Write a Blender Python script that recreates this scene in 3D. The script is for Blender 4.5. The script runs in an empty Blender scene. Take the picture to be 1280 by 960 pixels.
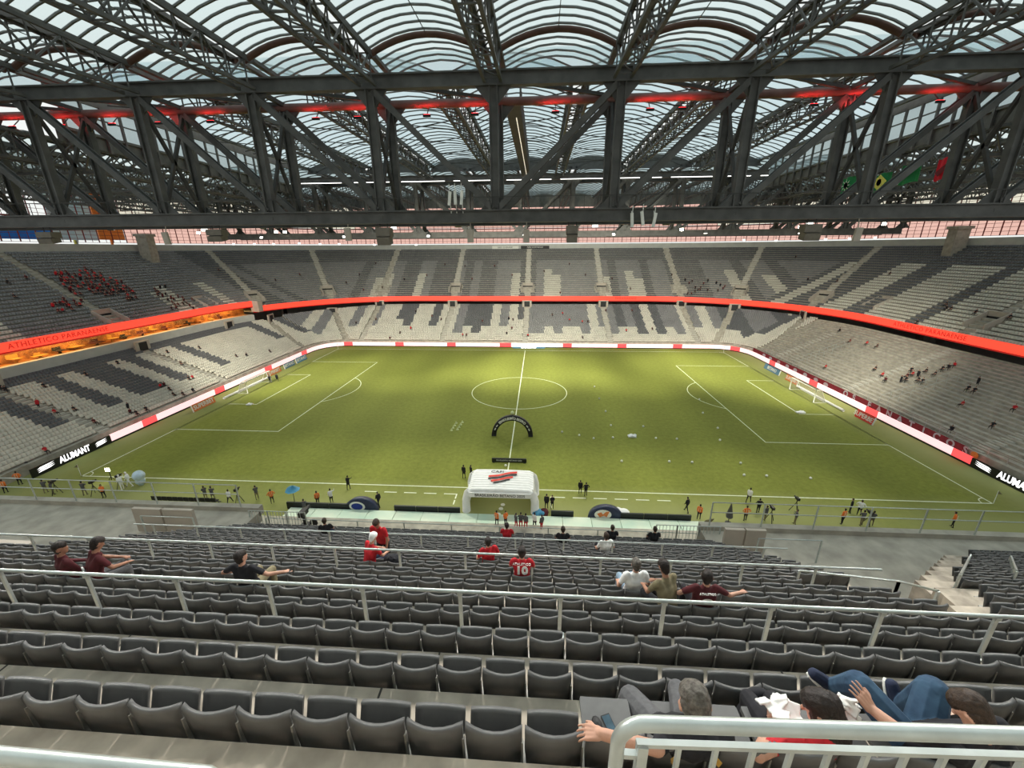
import bpy, bmesh, math, random
import numpy as np
from mathutils import Vector, Matrix, Euler
random.seed(7); RNG = np.random.RandomState(5)
PI = math.pi
SC = bpy.context.scene
COL = SC.collection
# ------------------------------------------------------------------ camera (solved from the pitch markings, 1280x960)
CAM = np.array([3.5727, -40.938, 26.2855]); YAW, PIT, ROL, FPX = -.0663, -.3184, -.0067, 511.1
_F = np.array([math.sin(YAW)*math.cos(PIT), math.cos(YAW)*math.cos(PIT), math.sin(PIT)])
_R0 = np.array([math.cos(YAW), -math.sin(YAW), 0.]); _V0 = np.cross(_R0, _F)
_R = math.cos(ROL)*_R0 + math.sin(ROL)*_V0; _V = -math.sin(ROL)*_R0 + math.cos(ROL)*_V0
cd = bpy.data.cameras.new('camera'); cam = bpy.data.objects.new('camera', cd); COL.objects.link(cam)
cd.sensor_width = 36; cd.lens = FPX/1280*36; cd.clip_start = .05; cd.clip_end = 2000
cam.matrix_world = Matrix(((_R[0], _V[0], -_F[0], CAM[0]), (_R[1], _V[1], -_F[1], CAM[1]), (_R[2], _V[2], -_F[2], CAM[2]), (0, 0, 0, 1)))
SC.camera = cam
def ray(u, v): return _F + _R*(u-640)/FPX + _V*(480-v)/FPX
def onz(u, v, z): d = ray(u, v); return Vector(CAM + d*(z-CAM[2])/d[2])
def onx(u, v, x): d = ray(u, v); return Vector(CAM + d*(x-CAM[0])/d[0])
def ony(u, v, y): d = ray(u, v); return Vector(CAM + d*(y-CAM[1])/d[1])
# ------------------------------------------------------------------ colour management, world, lights
SC.view_settings.view_transform = 'Standard'; SC.view_settings.look = 'None'
SC.view_settings.gamma = 1; SC.view_settings.use_curve_mapping = False
SC.view_settings.exposure = 0.42
SC.cycles.use_denoising = True
SC.cycles.max_bounces = 8; SC.cycles.diffuse_bounces = 4; SC.cycles.transparent_max_bounces = 24
SC.cycles.sample_clamp_indirect = 6
W = bpy.data.worlds.new('overcast_sky'); SC.world = W; W.use_nodes = True
_bg = W.node_tree.nodes['Background']
_tc = W.node_tree.nodes.new('ShaderNodeTexCoord'); _sx = W.node_tree.nodes.new('ShaderNodeSeparateXYZ'); _rp = W.node_tree.nodes.new('ShaderNodeValToRGB')
W.node_tree.links.new(_tc.outputs['Generated'], _sx.inputs[0]); W.node_tree.links.new(_sx.outputs['Z'], _rp.inputs[0]); W.node_tree.links.new(_rp.outputs[0], _bg.inputs[0])
_rp.color_ramp.elements[0].color = (.92, .94, .91, 1); _rp.color_ramp.elements[1].color = (.80, .91, .92, 1)
_bg.inputs[1].default_value = .76
def light(name, kind, loc, energy, color=(1, 1, 1), target=None, **kw):
    l = bpy.data.lights.new(name, kind); l.energy = energy; l.color = color
    for k, v in kw.items(): setattr(l, k, v)
    o = bpy.data.objects.new(name, l); COL.objects.link(o); o.location = loc
    if target is not None: o.rotation_euler = (Vector(target)-Vector(loc)).to_track_quat('-Z', 'Y').to_euler()
    return o
# floodlights under the far and the near roof girders
FLOOD = []
for i, (x, tx, ty, e) in enumerate([(-62, -30, 40, 1.0), (-42, -34, 14, .9), (-22, -6, 30, .8), (0, 2, 52, 1.0), (20, 8, 30, .8), (40, 40, 55, 1.25), (60, 36, 18, .9)]):
    FLOOD.append(((x, 57.6, 29.2), (tx, ty, 0), 26000*e))
for i, (x, tx, ty, e) in enumerate([(-50, -56, 60, 1.0), (-30, -20, 82, 1.0), (-6, 6, 86, 1.1), (18, 30, 84, 1.1), (44, 60, 56, 1.0)]):
    FLOOD.append(((x, 10.6, 29.0), (tx, ty, 1), 72000*e))
for x, tx in ((-38, -26), (-14, -9), (10, 9), (34, 26)): FLOOD.append(((x, 10.7, 28.7), (tx, -4.5, 0), 11000))  # added floods hidden behind the near girder, brightening the near touchline and tunnel
for loc, tg, e in FLOOD:
    light('floodlight_beam', 'SPOT', loc, e, (1, .96, .80), tg, spot_size=math.radians(74), spot_blend=.9, shadow_soft_size=.35)
# added fill spots under the near roof, out of view, brightening the seats below
STAND_FILL = [((x, -19., 38.4), (x*.5, -38.5, 23.)) for x in (-36.4, -24.6, -12.8, -.96, 10.8, 22.6, 34.4)]
for loc, tg in STAND_FILL: light('stand_fill_beam', 'SPOT', loc, 7600, (1, .965, .90), tg, spot_size=math.radians(84), spot_blend=.8, shadow_soft_size=.5)
# ------------------------------------------------------------------ materials
MATS = {}
def mat(name, c, rough=.6, metal=0., var=.0, scale=6., emit=0., emit_c=None, bump=0., c2=None, spec=.4, stretch=None):
    if name in MATS: return MATS[name]
    m = bpy.data.materials.new(name); m.use_nodes = True; nt = m.node_tree; b = nt.nodes['Principled BSDF']
    b.inputs['Roughness'].default_value = rough; b.inputs['Metallic'].default_value = metal
    b.inputs['Specular IOR Level'].default_value = spec
    b.inputs['Base Color'].default_value = (*c, 1)
    if emit:
        b.inputs['Emission Color'].default_value = (*(emit_c or c), 1); b.inputs['Emission Strength'].default_value = emit
    tc = nt.nodes.new('ShaderNodeTexCoord'); nz = nt.nodes.new('ShaderNodeTexNoise'); nz.inputs['Scale'].default_value = scale; nz.inputs['Detail'].default_value = 4
    src = tc.outputs['Object']
    if stretch:
        mp = nt.nodes.new('ShaderNodeMapping'); mp.inputs['Scale'].default_value = stretch
        nt.links.new(src, mp.inputs[0]); src = mp.outputs[0]
    nt.links.new(src, nz.inputs['Vector'])
    if var or c2:
        rp = nt.nodes.new('ShaderNodeValToRGB'); e = rp.color_ramp.elements
        e[0].position = .3; e[1].position = .7
        lo = c2 if c2 else tuple(x*(1-var) for x in c); hi = c if c2 else tuple(min(1, x*(1+var)) for x in c)
        e[0].color = (*lo, 1); e[1].color = (*hi, 1)
        nt.links.new(nz.outputs['Fac'], rp.inputs[0]); nt.links.new(rp.outputs[0], b.inputs['Base Color'])
    if bump:
        bp = nt.nodes.new('ShaderNodeBump'); bp.inputs['Strength'].default_value = bump; bp.inputs['Distance'].default_value = .02
        nt.links.new(nz.outputs['Fac'], bp.inputs['Height']); nt.links.new(bp.outputs[0], b.inputs['Normal'])
    MATS[name] = m; return m
def mat_sheet(name, tint, clear, diff):
    """thin translucent sheet: part clear, part light-scattering"""
    m = bpy.data.materials.new(name); m.use_nodes = True; nt = m.node_tree; nt.nodes.clear()
    out = nt.nodes.new('ShaderNodeOutputMaterial'); mx = nt.nodes.new('ShaderNodeMixShader'); tr = nt.nodes.new('ShaderNodeBsdfTransparent')
    tl = nt.nodes.new('ShaderNodeBsdfTranslucent'); tr.inputs[0].default_value = (*tint, 1); tl.inputs[0].default_value = (*diff, 1)
    nz = nt.nodes.new('ShaderNodeTexNoise'); nz.inputs['Scale'].default_value = .35; mr = nt.nodes.new('ShaderNodeMapRange')
    tc = nt.nodes.new('ShaderNodeTexCoord'); nt.links.new(tc.outputs['Object'], nz.inputs['Vector'])
    mr.inputs['To Min'].default_value = 1-clear-.08; mr.inputs['To Max'].default_value = 1-clear+.08
    nt.links.new(nz.outputs['Fac'], mr.inputs['Value']); nt.links.new(mr.outputs[0], mx.inputs[0])
    nt.links.new(tr.outputs[0], mx.inputs[1]); nt.links.new(tl.outputs[0], mx.inputs[2]); nt.links.new(mx.outputs[0], out.inputs[0])
    MATS[name] = m; return m
M = dict(
 concrete=mat('concrete', (.40, .37, .31), .9, var=.22, scale=1.3, bump=.15),
 concrete_near=mat('concrete_near', (.60, .52, .42), .92, c2=(.27, .23, .185), scale=2.3, bump=.3),
 concrete_light=mat('concrete_light', (.52, .50, .44), .9, var=.12, scale=.8),
 joint=mat('joint', (.05, .045, .04), .9, var=.2),
 wallpaint=mat('wallpaint', (.50, .50, .47), .8, var=.08, scale=.6),
 beige=mat('beige_panel', (.44, .39, .33), .8, var=.08, scale=1.),
 steel=mat('steel', (.092, .092, .086), .55, .1, var=.25, scale=.9),
 steel_dark=mat('steel_dark', (.058, .057, .053), .6, .2, var=.25, scale=1.2),
 steel_mid=mat('steel_mid', (.125, .125, .118), .55, .2, var=.2, scale=1.2),
 arch_tube=mat('arch_tube', (.10, .05, .035), .6, .1, var=.2, scale=1.),
 chord_redlit=mat('chord_redlit', (.16, .085, .075), .5, .1, var=.2, scale=1.),  # grey steel chord with the red lamp wash put into its colour
 galv=mat('galvanised', (.52, .56, .54), .36, .6, var=.1, scale=9.),
 seat=mat('seat_plastic', (.112, .112, .110), .38, var=.2, scale=5., bump=.05),
 seat_light=mat('seat_light', (.62, .59, .50), .55, var=.08, scale=.5),
 seat_mid=mat('seat_mid', (.235, .235, .235), .55, var=.1, scale=.5),
 seat_dark=mat('seat_dark', (.125, .128, .132), .55, var=.1, scale=.5),
 bracket=mat('bracket', (.34, .33, .30), .5, .3, var=.12, scale=9.),
 white=mat('white_paint', (.80, .80, .74), .6, var=.04),
 line=mat('line_white', (.78, .82, .62), .85, var=.10, scale=3.),
 black=mat('black_plastic', (.012, .012, .013), .55, var=.3),
 cloth_black=mat('cloth_black', (.014, .014, .018), .85, var=.3, scale=14., bump=.2),
 cloth_red=mat('cloth_red', (.52, .012, .022), .75, var=.18, scale=12., bump=.2),
 cloth_maroon=mat('cloth_maroon', (.085, .012, .016), .8, var=.25, scale=12., bump=.2),
 cloth_white=mat('cloth_white', (.88, .88, .87), .8, var=.06, scale=12., bump=.2),
 cloth_grey=mat('cloth_grey', (.10, .10, .105), .85, var=.2, scale=20., bump=.2),
 cloth_olive=mat('cloth_olive', (.20, .17, .10), .85, var=.2, scale=14.),
 cloth_navy=mat('cloth_navy', (.02, .028, .06), .85, var=.25, scale=14.),
 jeans=mat('jeans', (.055, .115, .19), .85, c2=(.018, .045, .09), scale=7., bump=.3),
 jeans_light=mat('jeans_light', (.22, .31, .40), .85, var=.2, scale=9.),
 skin=mat('skin', (.52, .285, .20), .55, var=.1, scale=10.), skin2=mat('skin_tan', (.34, .17, .11), .55, var=.1, scale=10.),
 hair=mat('hair_dark', (.016, .010, .008), .6, var=.5, scale=40., bump=.5), hair_grey=mat('hair_grey', (.16, .145, .125), .7, c2=(.05, .043, .036), scale=30., bump=.6),
 hair_brown=mat('hair_brown', (.035, .020, .012), .6, var=.5, scale=45., bump=.5),
 orange=mat('vest_orange', (.85, .20, .035), .7, var=.12, scale=8.), vest_stripe=mat('vest_stripe', (.75, .72, .50), .5, var=.1),
 gold=mat('gold_trim', (.48, .27, .05), .6, var=.15, scale=9.), yellow=mat('yellow_cloth', (.66, .60, .12), .7, var=.1),
 blue=mat('blue_plastic', (.05, .25, .42), .5, var=.15), navy=mat('navy_vinyl', (.025, .035, .075), .4, var=.25, scale=3.),
 green=mat('flag_green', (.02, .22, .07), .8, var=.1), flagred=mat('flag_red', (.62, .012, .03), .8, var=.12, scale=2.), flagblue=mat('flag_blue', (.02, .04, .25), .8, var=.1),
 ledred=mat('led_red', (.75, .02, .03), .4, emit=.85, emit_c=(1., .10, .10)),
 ledpink=mat('led_pink', (.8, .6, .6), .4, emit=.75, emit_c=(1., .66, .68)),
 ledblack=mat('led_black', (.012, .014, .014), .4, var=.2),
 ledwhite=mat('led_white', (.8, .8, .8), .4, emit=1.1, emit_c=(1., 1., 1.)),
 ledcream=mat('led_cream', (.8, .75, .6), .4, emit=.8, emit_c=(1., .9, .72)),
 ribbon=mat('ribbon_red', (.7, .03, .02), .4, emit=.85, emit_c=(1., .070, .036)),
 ribbon_dark=mat('ribbon_dark', (.25, .0, .0), .5, emit=.25, emit_c=(1., .03, .02)),
 orange_board=mat('board_orange', (.72, .22, .06), .5, var=.08), red_board=mat('board_red', (.68, .05, .03), .5, var=.08),
 blue_board=mat('board_blue', (.10, .22, .33), .5, var=.08), banner=mat('banner_maroon', (.17, .014, .02), .8, var=.2, scale=2.),
 banner_text=mat('banner_text', (.36, .36, .37), .8, var=.12, scale=3.),
 warm=mat('warm_wall', (.60, .26, .06), .6, c2=(.14, .04, .01), scale=.9), warmlamp=mat('warm_lamp', (1, .7, .3), .5, emit=9., emit_c=(1., .62, .22)),
 lamp=mat('flood_lens', (1, 1, .9), .4, emit=28., emit_c=(1., .93, .74)), whitelamp=mat('white_lamp', (1, 1, 1), .4, emit=2.2, emit_c=(1, 1, .95)),
 redlamp=mat('red_lamp', (1, .1, .1), .4, emit=2., emit_c=(1., .03, .04)),
 deck=mat('deck_mint', (.78, .84, .68), .6, c2=(.56, .74, .60), scale=.35), vinyl=mat('white_vinyl', (.88, .88, .87), .45, var=.05, scale=2.),
 mullion=mat('mullion_red', (.22, .03, .025), .6, var=.2), soil=mat('ground', (.16, .15, .14), .95, var=.2, scale=.2),
 paper=mat('paper_white', (.78, .78, .75), .8, var=.05, scale=12.), speaker=mat('speaker_box', (.17, .15, .12), .7, var=.15, scale=2.), glassdark=mat('phone_glass', (.05, .09, .12), .15, var=.3, scale=9.),
 cone=mat('cone_pale', (.75, .80, .45), .6, var=.1), bill_blue=mat('bill_blue', (.02, .22, .75), .6, var=.1, scale=.3), bill_or=mat('bill_orange', (.85, .22, .02), .6, var=.1, scale=.3), bill_w=mat('bill_white', (.85, .85, .85), .6, c2=(.55, .75, .85), scale=.25),
)
mat_sheet('roof_sheet', (.93, .98, .98), .62, (.62, .72, .72)); mat_sheet('roof_sheet_far', (.82, .92, .96), .60, (.5, .62, .66))
mat_sheet('roof_sheet_grey', (.62, .72, .74), .5, (.4, .47, .48))
mat_sheet('facade_pink', (1., .62, .54), .80, (.9, .42, .35)); mat_sheet('facade_cream', (1., .93, .78), .78, (.8, .7, .5)); mat_sheet('glass_clear', (.9, .96, .94), .93, (.3, .35, .33))
mat_sheet('net', (.9, .9, .88), .80, (.8, .8, .8))
def turf():
    m = bpy.data.materials.new('turf'); m.use_nodes = True; nt = m.node_tree; b = nt.nodes['Principled BSDF']; b.inputs['Roughness'].default_value = .9; b.inputs['Specular IOR Level'].default_value = .15
    N = nt.nodes.new; L = nt.links.new
    tc = N('ShaderNodeTexCoord'); n1 = N('ShaderNodeTexNoise'); n1.inputs['Scale'].default_value = .06; n1.inputs['Detail'].default_value = 3
    n2 = N('ShaderNodeTexNoise'); n2.inputs['Scale'].default_value = 1.6; n2.inputs['Detail'].default_value = 8; n2.inputs['Roughness'].default_value = .75
    L(tc.outputs['Object'], n1.inputs['Vector']); L(tc.outputs['Object'], n2.inputs['Vector'])
    wv = N('ShaderNodeTexWave'); wv.inputs['Scale'].default_value = .0285; wv.inputs['Distortion'].default_value = .15; wv.bands_direction = 'X'; L(tc.outputs['Object'], wv.inputs['Vector'])
    r1 = N('ShaderNodeValToRGB'); r1.color_ramp.elements[0].color = (.170, .192, .034, 1); r1.color_ramp.elements[1].color = (.238, .262, .052, 1); r1.color_ramp.elements[0].position = .35; r1.color_ramp.elements[1].position = .65
    L(n2.outputs['Fac'], r1.inputs[0])
    mx = N('ShaderNodeMix'); mx.data_type = 'RGBA'; mx.blend_type = 'MULTIPLY'; mx.inputs[0].default_value = .12; L(r1.outputs[0], mx.inputs[6]); L(wv.outputs['Color'], mx.inputs[7])
    # worn, sandy strip outside the touchlines
    sp = N('ShaderNodeSeparateXYZ'); L(tc.outputs['Object'], sp.inputs[0])
    def out(sock, a, bb):
        mr = N('ShaderNodeMapRange'); mr.inputs['From Min'].default_value = a; mr.inputs['From Max'].default_value = bb; L(sock, mr.inputs['Value']); return mr.outputs[0]
    ab = N('ShaderNodeMath'); ab.operation = 'ABSOLUTE'; L(sp.outputs['X'], ab.inputs[0])
    m1 = N('ShaderNodeMath'); m1.operation = 'MAXIMUM'; L(out(ab.outputs[0], 50.5, 56), m1.inputs[0]); L(out(sp.outputs['Y'], 1.5, -3.5), m1.inputs[1])
    m2 = N('ShaderNodeMath'); m2.operation = 'MULTIPLY'; L(m1.outputs[0], m2.inputs[0]); L(out(n1.outputs['Fac'], .15, .6), m2.inputs[1])
    mx2 = N('ShaderNodeMix'); mx2.data_type = 'RGBA'; L(m2.outputs[0], mx2.inputs[0]); L(mx.outputs[2], mx2.inputs[6]); mx2.inputs[7].default_value = (.30, .31, .12, 1)
    L(mx2.outputs[2], b.inputs['Base Color'])
    bp = N('ShaderNodeBump'); bp.inputs['Strength'].default_value = .3; L(n2.outputs['Fac'], bp.inputs['Height']); L(bp.outputs[0], b.inputs['Normal'])
    MATS['turf'] = m
turf()
def MT(k): return M[k] if k in M else MATS[k]
# ------------------------------------------------------------------ mesh helpers
class MB:
    def __init__(s): s.v = []; s.f = []; s.m = []
    def add(s, vs, fs, mi=0):
        n = len(s.v); s.v += [tuple(p) for p in vs]; s.f += [tuple(i+n for i in f) for f in fs]; s.m += [mi]*len(fs); return s
    def box(s, c, d, rot=None, mi=0):
        x, y, z = d[0]/2, d[1]/2, d[2]/2; c = Vector(c)
        vs = [Vector(p) for p in ((-x, -y, -z), (x, -y, -z), (x, y, -z), (-x, y, -z), (-x, -y, z), (x, -y, z), (x, y, z), (-x, y, z))]
        if rot is not None: vs = [rot @ p for p in vs]
        return s.add([p+c for p in vs], [(0, 3, 2, 1), (4, 5, 6, 7), (0, 1, 5, 4), (1, 2, 6, 5), (2, 3, 7, 6), (3, 0, 4, 7)], mi)
    def hexa(s, vs, mi=0): return s.add(vs, [(0, 3, 2, 1), (4, 5, 6, 7), (0, 1, 5, 4), (1, 2, 6, 5), (2, 3, 7, 6), (3, 0, 4, 7)], mi)
    def frame(s, a, b, up=(0, 0, 1)):
        a, b = Vector(a), Vector(b); d = (b-a).normalized(); u = Vector(up)
        if abs(d.dot(u)) > .98: u = Vector((0, 1, 0))
        sd = d.cross(u).normalized(); u = sd.cross(d); return a, b, d, sd, u
    def bar(s, a, b, w, h=None, up=(0, 0, 1), mi=0, caps=True):
        h = w if h is None else h; a, b, d, sd, u = s.frame(a, b, up); x = sd*w/2; y = u*h/2
        vs = [a-x-y, a+x-y, a+x+y, a-x+y, b-x-y, b+x-y, b+x+y, b-x+y]
        fs = [(0, 1, 5, 4), (1, 2, 6, 5), (2, 3, 7, 6), (3, 0, 4, 7)] + ([(3, 2, 1, 0), (4, 5, 6, 7)] if caps else [])
        return s.add(vs, fs, mi)
    def ibar(s, a, b, w, h, t=.14, up=(0, 0, 1), mi=0):
        a0, b0, d, sd, u = s.frame(a, b, up)
        s.bar(a0+u*(h-t)/2, b0+u*(h-t)/2, w, t, up, mi); s.bar(a0-u*(h-t)/2, b0-u*(h-t)/2, w, t, up, mi); s.bar(a0, b0, w*.30, h-2*t, up, mi); return s
    def tube(s, pts, r, n=8, mi=0, caps=True):
        pts = [Vector(p) for p in pts]; k0 = len(s.v); N = len(pts); rs = r if isinstance(r, (list, tuple)) else [r]*N; prev = None
        for i, p in enumerate(pts):
            d = (pts[min(i+1, N-1)]-pts[max(i-1, 0)]).normalized()
            if prev is None:
                u = Vector((0, 0, 1)) if abs(d.z) < .9 else Vector((0, 1, 0)); sd = d.cross(u).normalized()
            else: sd = (prev-d*prev.dot(d)).normalized()
            prev = sd; u = sd.cross(d)
            for j in range(n):
                an = 2*PI*j/n; s.v.append(tuple(p+(sd*math.cos(an)+u*math.sin(an))*rs[i]))
        for i in range(N-1):
            for j in range(n):
                a = k0+i*n+j; b = k0+i*n+(j+1) % n; s.f.append((a, b, b+n, a+n)); s.m.append(mi)
        if caps:
            s.f.append(tuple(k0+j for j in range(n))); s.f.append(tuple(k0+(N-1)*n+j for j in reversed(range(n)))); s.m += [mi, mi]
        return s
    def ball(s, c, r, n=8, m=6, mi=0, sc=(1, 1, 1)):
        c = Vector(c); k = len(s.v)
        for i in range(m+1):
            th = PI*i/m
            for j in range(n):
                ph = 2*PI*j/n; s.v.append((c.x+r*sc[0]*math.sin(th)*math.cos(ph), c.y+r*sc[1]*math.sin(th)*math.sin(ph), c.z+r*sc[2]*math.cos(th)))
        for i in range(m):
            for j in range(n): s.f.append((k+i*n+j, k+(i+1)*n+j, k+(i+1)*n+(j+1) % n, k+i*n+(j+1) % n)); s.m.append(mi)
        return s
    def quad(s, a, b, c, d, mi=0): return s.add([a, b, c, d], [(0, 1, 2, 3)], mi)
    def mesh(s, name, mats, smooth=False):
        me = bpy.data.meshes.new(name); me.from_pydata(s.v, [], s.f)
        for k in (mats if isinstance(mats, (list, tuple)) else [mats]): me.materials.append(MT(k) if isinstance(k, str) else k)
        if any(s.m): me.polygons.foreach_set('material_index', s.m)
        if smooth: me.polygons.foreach_set('use_smooth', [True]*len(s.f))
        me.update(); return me
def tag(o, label=None, cat=None, group=None, kind=None):
    if label: o['label'] = label
    if cat: o['category'] = cat
    if group: o['group'] = group
    if kind: o['kind'] = kind
    return o
def link(name, me, parent=None, world=True, loc=None):
    o = bpy.data.objects.new(name, me); COL.objects.link(o)
    if parent is not None:
        o.parent = parent
        if world: o.matrix_parent_inverse = parent.matrix_basis.inverted()
    if loc is not None: o.location = loc
    return o
def ob(name, mb, mats, parent=None, smooth=False, world=True): return link(name, mb.mesh(name, mats, smooth), parent, world)
def thing(name, label, cat, loc=(0, 0, 0), group=None, rz=0.):
    o = bpy.data.objects.new(name, None); COL.objects.link(o); o.location = loc; o.rotation_euler = (0, 0, rz); o.empty_display_size = .2
    return tag(o, label, cat, group)
def struct(name, mb, mats, smooth=False, parent=None):
    o = ob(name, mb, mats, parent, smooth); 
    if parent is None: tag(o, kind='structure')
    return o
def copy_tree(o, loc=None, rz=None, parent=None):
    c = o.copy(); COL.objects.link(c)
    if parent is not None: c.parent = parent
    if loc is not None: c.location = loc
    if rz is not None: c.rotation_euler = (0, 0, rz)
    for ch in o.children: copy_tree(ch, parent=c)
    return c
_dep = None
def text_mesh(body, size, ext=.01, spacing=1.0, bold=0.):
    c = bpy.data.curves.new('lettering', 'FONT'); c.body = body; c.size = size; c.extrude = ext; c.align_x = 'CENTER'; c.align_y = 'CENTER'; c.space_character = spacing; c.offset = bold; c.resolution_u = 3
    o = bpy.data.objects.new('lettering', c); COL.objects.link(o); dg = bpy.context.evaluated_depsgraph_get(); dg.update()
    me = bpy.data.meshes.new_from_object(o.evaluated_get(dg)); bpy.data.objects.remove(o); bpy.data.curves.remove(c); return me
def lettering(body, size, loc, rot, matk, parent=None, ext=.01, spacing=1., bold=0., scale=(1, 1, 1)):
    me = text_mesh(body, size, ext, spacing, bold); me.materials.clear(); me.materials.append(MT(matk))
    me.transform(Matrix.LocRotScale(Vector(loc), Euler(rot), Vector(scale)))
    return link('lettering', me, parent)
# ------------------------------------------------------------------ the ground and the pitch
g = MB(); g.quad((-260, -200, -.25), (260, -200, -.25), (260, 260, -.25), (-260, 260, -.25)); struct('floor_ground', g, 'soil')
g = MB(); g.quad((-60, -7.2, 0), (60, -7.2, 0), (60, 75, 0), (-60, 75, 0)); pitch = struct('floor_pitch', g, 'turf')
LZ = .012
def pline(name, segs, w=.14, mk='line'):
    b = MB()
    for a, c in segs:
        a, c = Vector((*a, LZ)), Vector((*c, LZ)); d = (c-a).normalized(); n = Vector((-d.y, d.x, 0))*w/2; e = d*w/2
        b.quad(a-n-e, c-n+e, c+n+e, a+n-e)
    return struct(name, b, mk, parent=pitch)
def rect(x0, y0, x1, y1): return [((x0, y0), (x1, y0)), ((x1, y0), (x1, y1)), ((x1, y1), (x0, y1)), ((x0, y1), (x0, y0))]
pline('touchline', [((-52.5, 0), (52.5, 0))]); pline('touchline', [((-52.5, 68), (52.5, 68))])
for s in (-1, 1):
    pline('goal_line', [((s*52.5, 0), (s*52.5, 68))])
    pline('penalty_area', rect(s*36, 13.84, s*52.5, 54.16)); pline('goal_area', rect(s*47, 24.84, s*52.5, 43.16))
    a = [(s*(41.5-9.15*math.cos(t)), 34+9.15*math.sin(t)) for t in np.linspace(-.926, .926, 22)]; pline('penalty_arc', list(zip(a[:-1], a[1:])))
    for yy, sy in ((0, 1), (68, -1)):
        a = [(s*(52.5-math.cos(t)), yy+sy*math.sin(t)) for t in np.linspace(0, PI/2, 7)]; pline('corner_arc', list(zip(a[:-1], a[1:])), .1)
pline('halfway_line', [((0, 0), (0, 68))], .15)
a = [(9.15*math.cos(t), 34+9.15*math.sin(t)) for t in np.linspace(0, 2*PI, 65)]; pline('centre_circle', list(zip(a[:-1], a[1:])))
pline('technical_area', [((x, -1.4), (x+1.3, -1.4)) for x in np.arange(-16, -4.5, 2.3)]+[((-5.4, -1.4), (-5.4, -2.2)), ((-5.4, -2.6), (-5.4, -3.3))])
pline('technical_area', [((x, -1.4), (x+1.3, -1.4)) for x in np.arange(5.4, 17, 2.3)]+[((5.2, -1.4), (5.2, -2.2)), ((5.2, -2.6), (5.2, -3.3))])
# ------------------------------------------------------------------ the bowl
def rrect(x0, x1, y0, y1, rf, rn, nf=40, ns=24, nc=14):
    P = []
    P += [(x1, y) for y in np.linspace(y0+rn, y1-rf, ns, endpoint=False)]
    P += [(x1-rf+rf*math.cos(t), y1-rf+rf*math.sin(t)) for t in np.linspace(0, PI/2, nc, endpoint=False)]
    P += [(x, y1) for x in np.linspace(x1-rf, x0+rf, nf, endpoint=False)]
    P += [(x0+rf+rf*math.cos(t), y1-rf+rf*math.sin(t)) for t in np.linspace(PI/2, PI, nc, endpoint=False)]
    P += [(x0, y) for y in np.linspace(y1-rf, y0+rn, ns, endpoint=False)]
    P += [(x0+rn+rn*math.cos(t), y0+rn+rn*math.sin(t)) for t in np.linspace(PI, 1.5*PI, nc, endpoint=False)]
    P += [(x, y0) for x in np.linspace(x0+rn, x1-rn, nf, endpoint=False)]
    P += [(x1-rn+rn*math.cos(t), y0+rn+rn*math.sin(t)) for t in np.linspace(1.5*PI, 2*PI, nc, endpoint=False)]
    return np.array(P)
NL = 22; LZ0 = 1.3
def lring(t):
    l = lambda a, b: a+(b-a)*t
    return rrect(l(-59.5, -76.6), l(59.5, 76.3), l(-8.9, -24), l(73.3, 92.), l(8, 41), l(8, 25))
_top = lring(1.)
LZT = np.array([9.2-1.35*min(1, max(0, (-x-45)/25))*(1 if y < 75 else .6) for x, y in _top])
LZA = np.array([.75 if y < -5 else LZ0 for x, y in lring(0)])
def lz(t): return LZA+(LZT-LZA)*t
b = MB(); n = len(_top); rings = []
def addring(P, Z):
    k = len(b.v); b.v += [(float(p[0]), float(p[1]), float(z)) for p, z in zip(P, Z)]; return k
prev = addring(lring(0), lz(0)*0-.2); cur = addring(lring(0), lz(0)); seqs = [(prev, cur)]
for k in range(NL):
    r1 = addring(lring((k+1)/NL), lz(k/NL)); r2 = addring(lring((k+1)/NL), lz((k+1)/NL)); seqs += [(cur, r1), (r1, r2)]; cur = r2
for a, c in seqs:
    for j in range(n): b.f.append((a+j, c+j, c+(j+1) % n, a+(j+1) % n)); b.m.append(0)
lower = struct('floor_lower_stand', b, 'concrete')
# upper bowl: offset o from its front edge (rounded rectangle), open towards the camera side
NU = 26; UD, UR, UZ0 = .85, .565, 11.6; UX, UY, URAD = 76.5, 92.8, 41.
def uring(o, y0=-14., nc=22, nf=40, ns=24):
    R = URAD+o; P = [(UX+o, y) for y in np.linspace(y0, UY-URAD, ns, endpoint=False)]
    P += [(UX-URAD+R*math.cos(t), UY-URAD+R*math.sin(t)) for t in np.linspace(0, PI/2, nc, endpoint=False)]
    P += [(x, UY+o) for x in np.linspace(UX-URAD, -UX+URAD, nf, endpoint=False)]
    P += [(-UX+URAD+R*math.cos(t), UY-URAD+R*math.sin(t)) for t in np.linspace(PI/2, PI, nc, endpoint=False)]
    P += [(-UX-o, y) for y in np.linspace(UY-URAD, y0, ns)]
    return np.array(P)
def strip(mb, A, za, B, zb, mi=0, sel=None):
    """loft between two open polylines"""
    n = len(A); za = np.broadcast_to(za, n); zb = np.broadcast_to(zb, n); ids = {}
    def vid(q, P, Z, j):
        if (q, j) not in ids: ids[(q, j)] = len(mb.v); mb.v.append((float(P[j][0]), float(P[j][1]), float(Z[j])))
        return ids[(q, j)]
    for j in range(n-1):
        if sel is None or sel(j): mb.f.append((vid(0, A, za, j), vid(0, A, za, j+1), vid(1, B, zb, j+1), vid(1, B, zb, j))); mb.m.append(mi)
SEAM_Y = 68.
u0 = uring(0); isleft = lambda j: u0[j][0] < 0 and u0[j][1] < SEAM_Y
b = MB()
for k in range(NU):
    A, B = uring(k*UD), uring((k+1)*UD); z = UZ0+k*UR; sel = (lambda j: not isleft(j)) if k < 2 else None
    strip(b, B, z, A, z, sel=sel); strip(b, B, z+UR, B, z, sel=sel)
upper = struct('floor_upper_stand', b, 'concrete')
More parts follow.
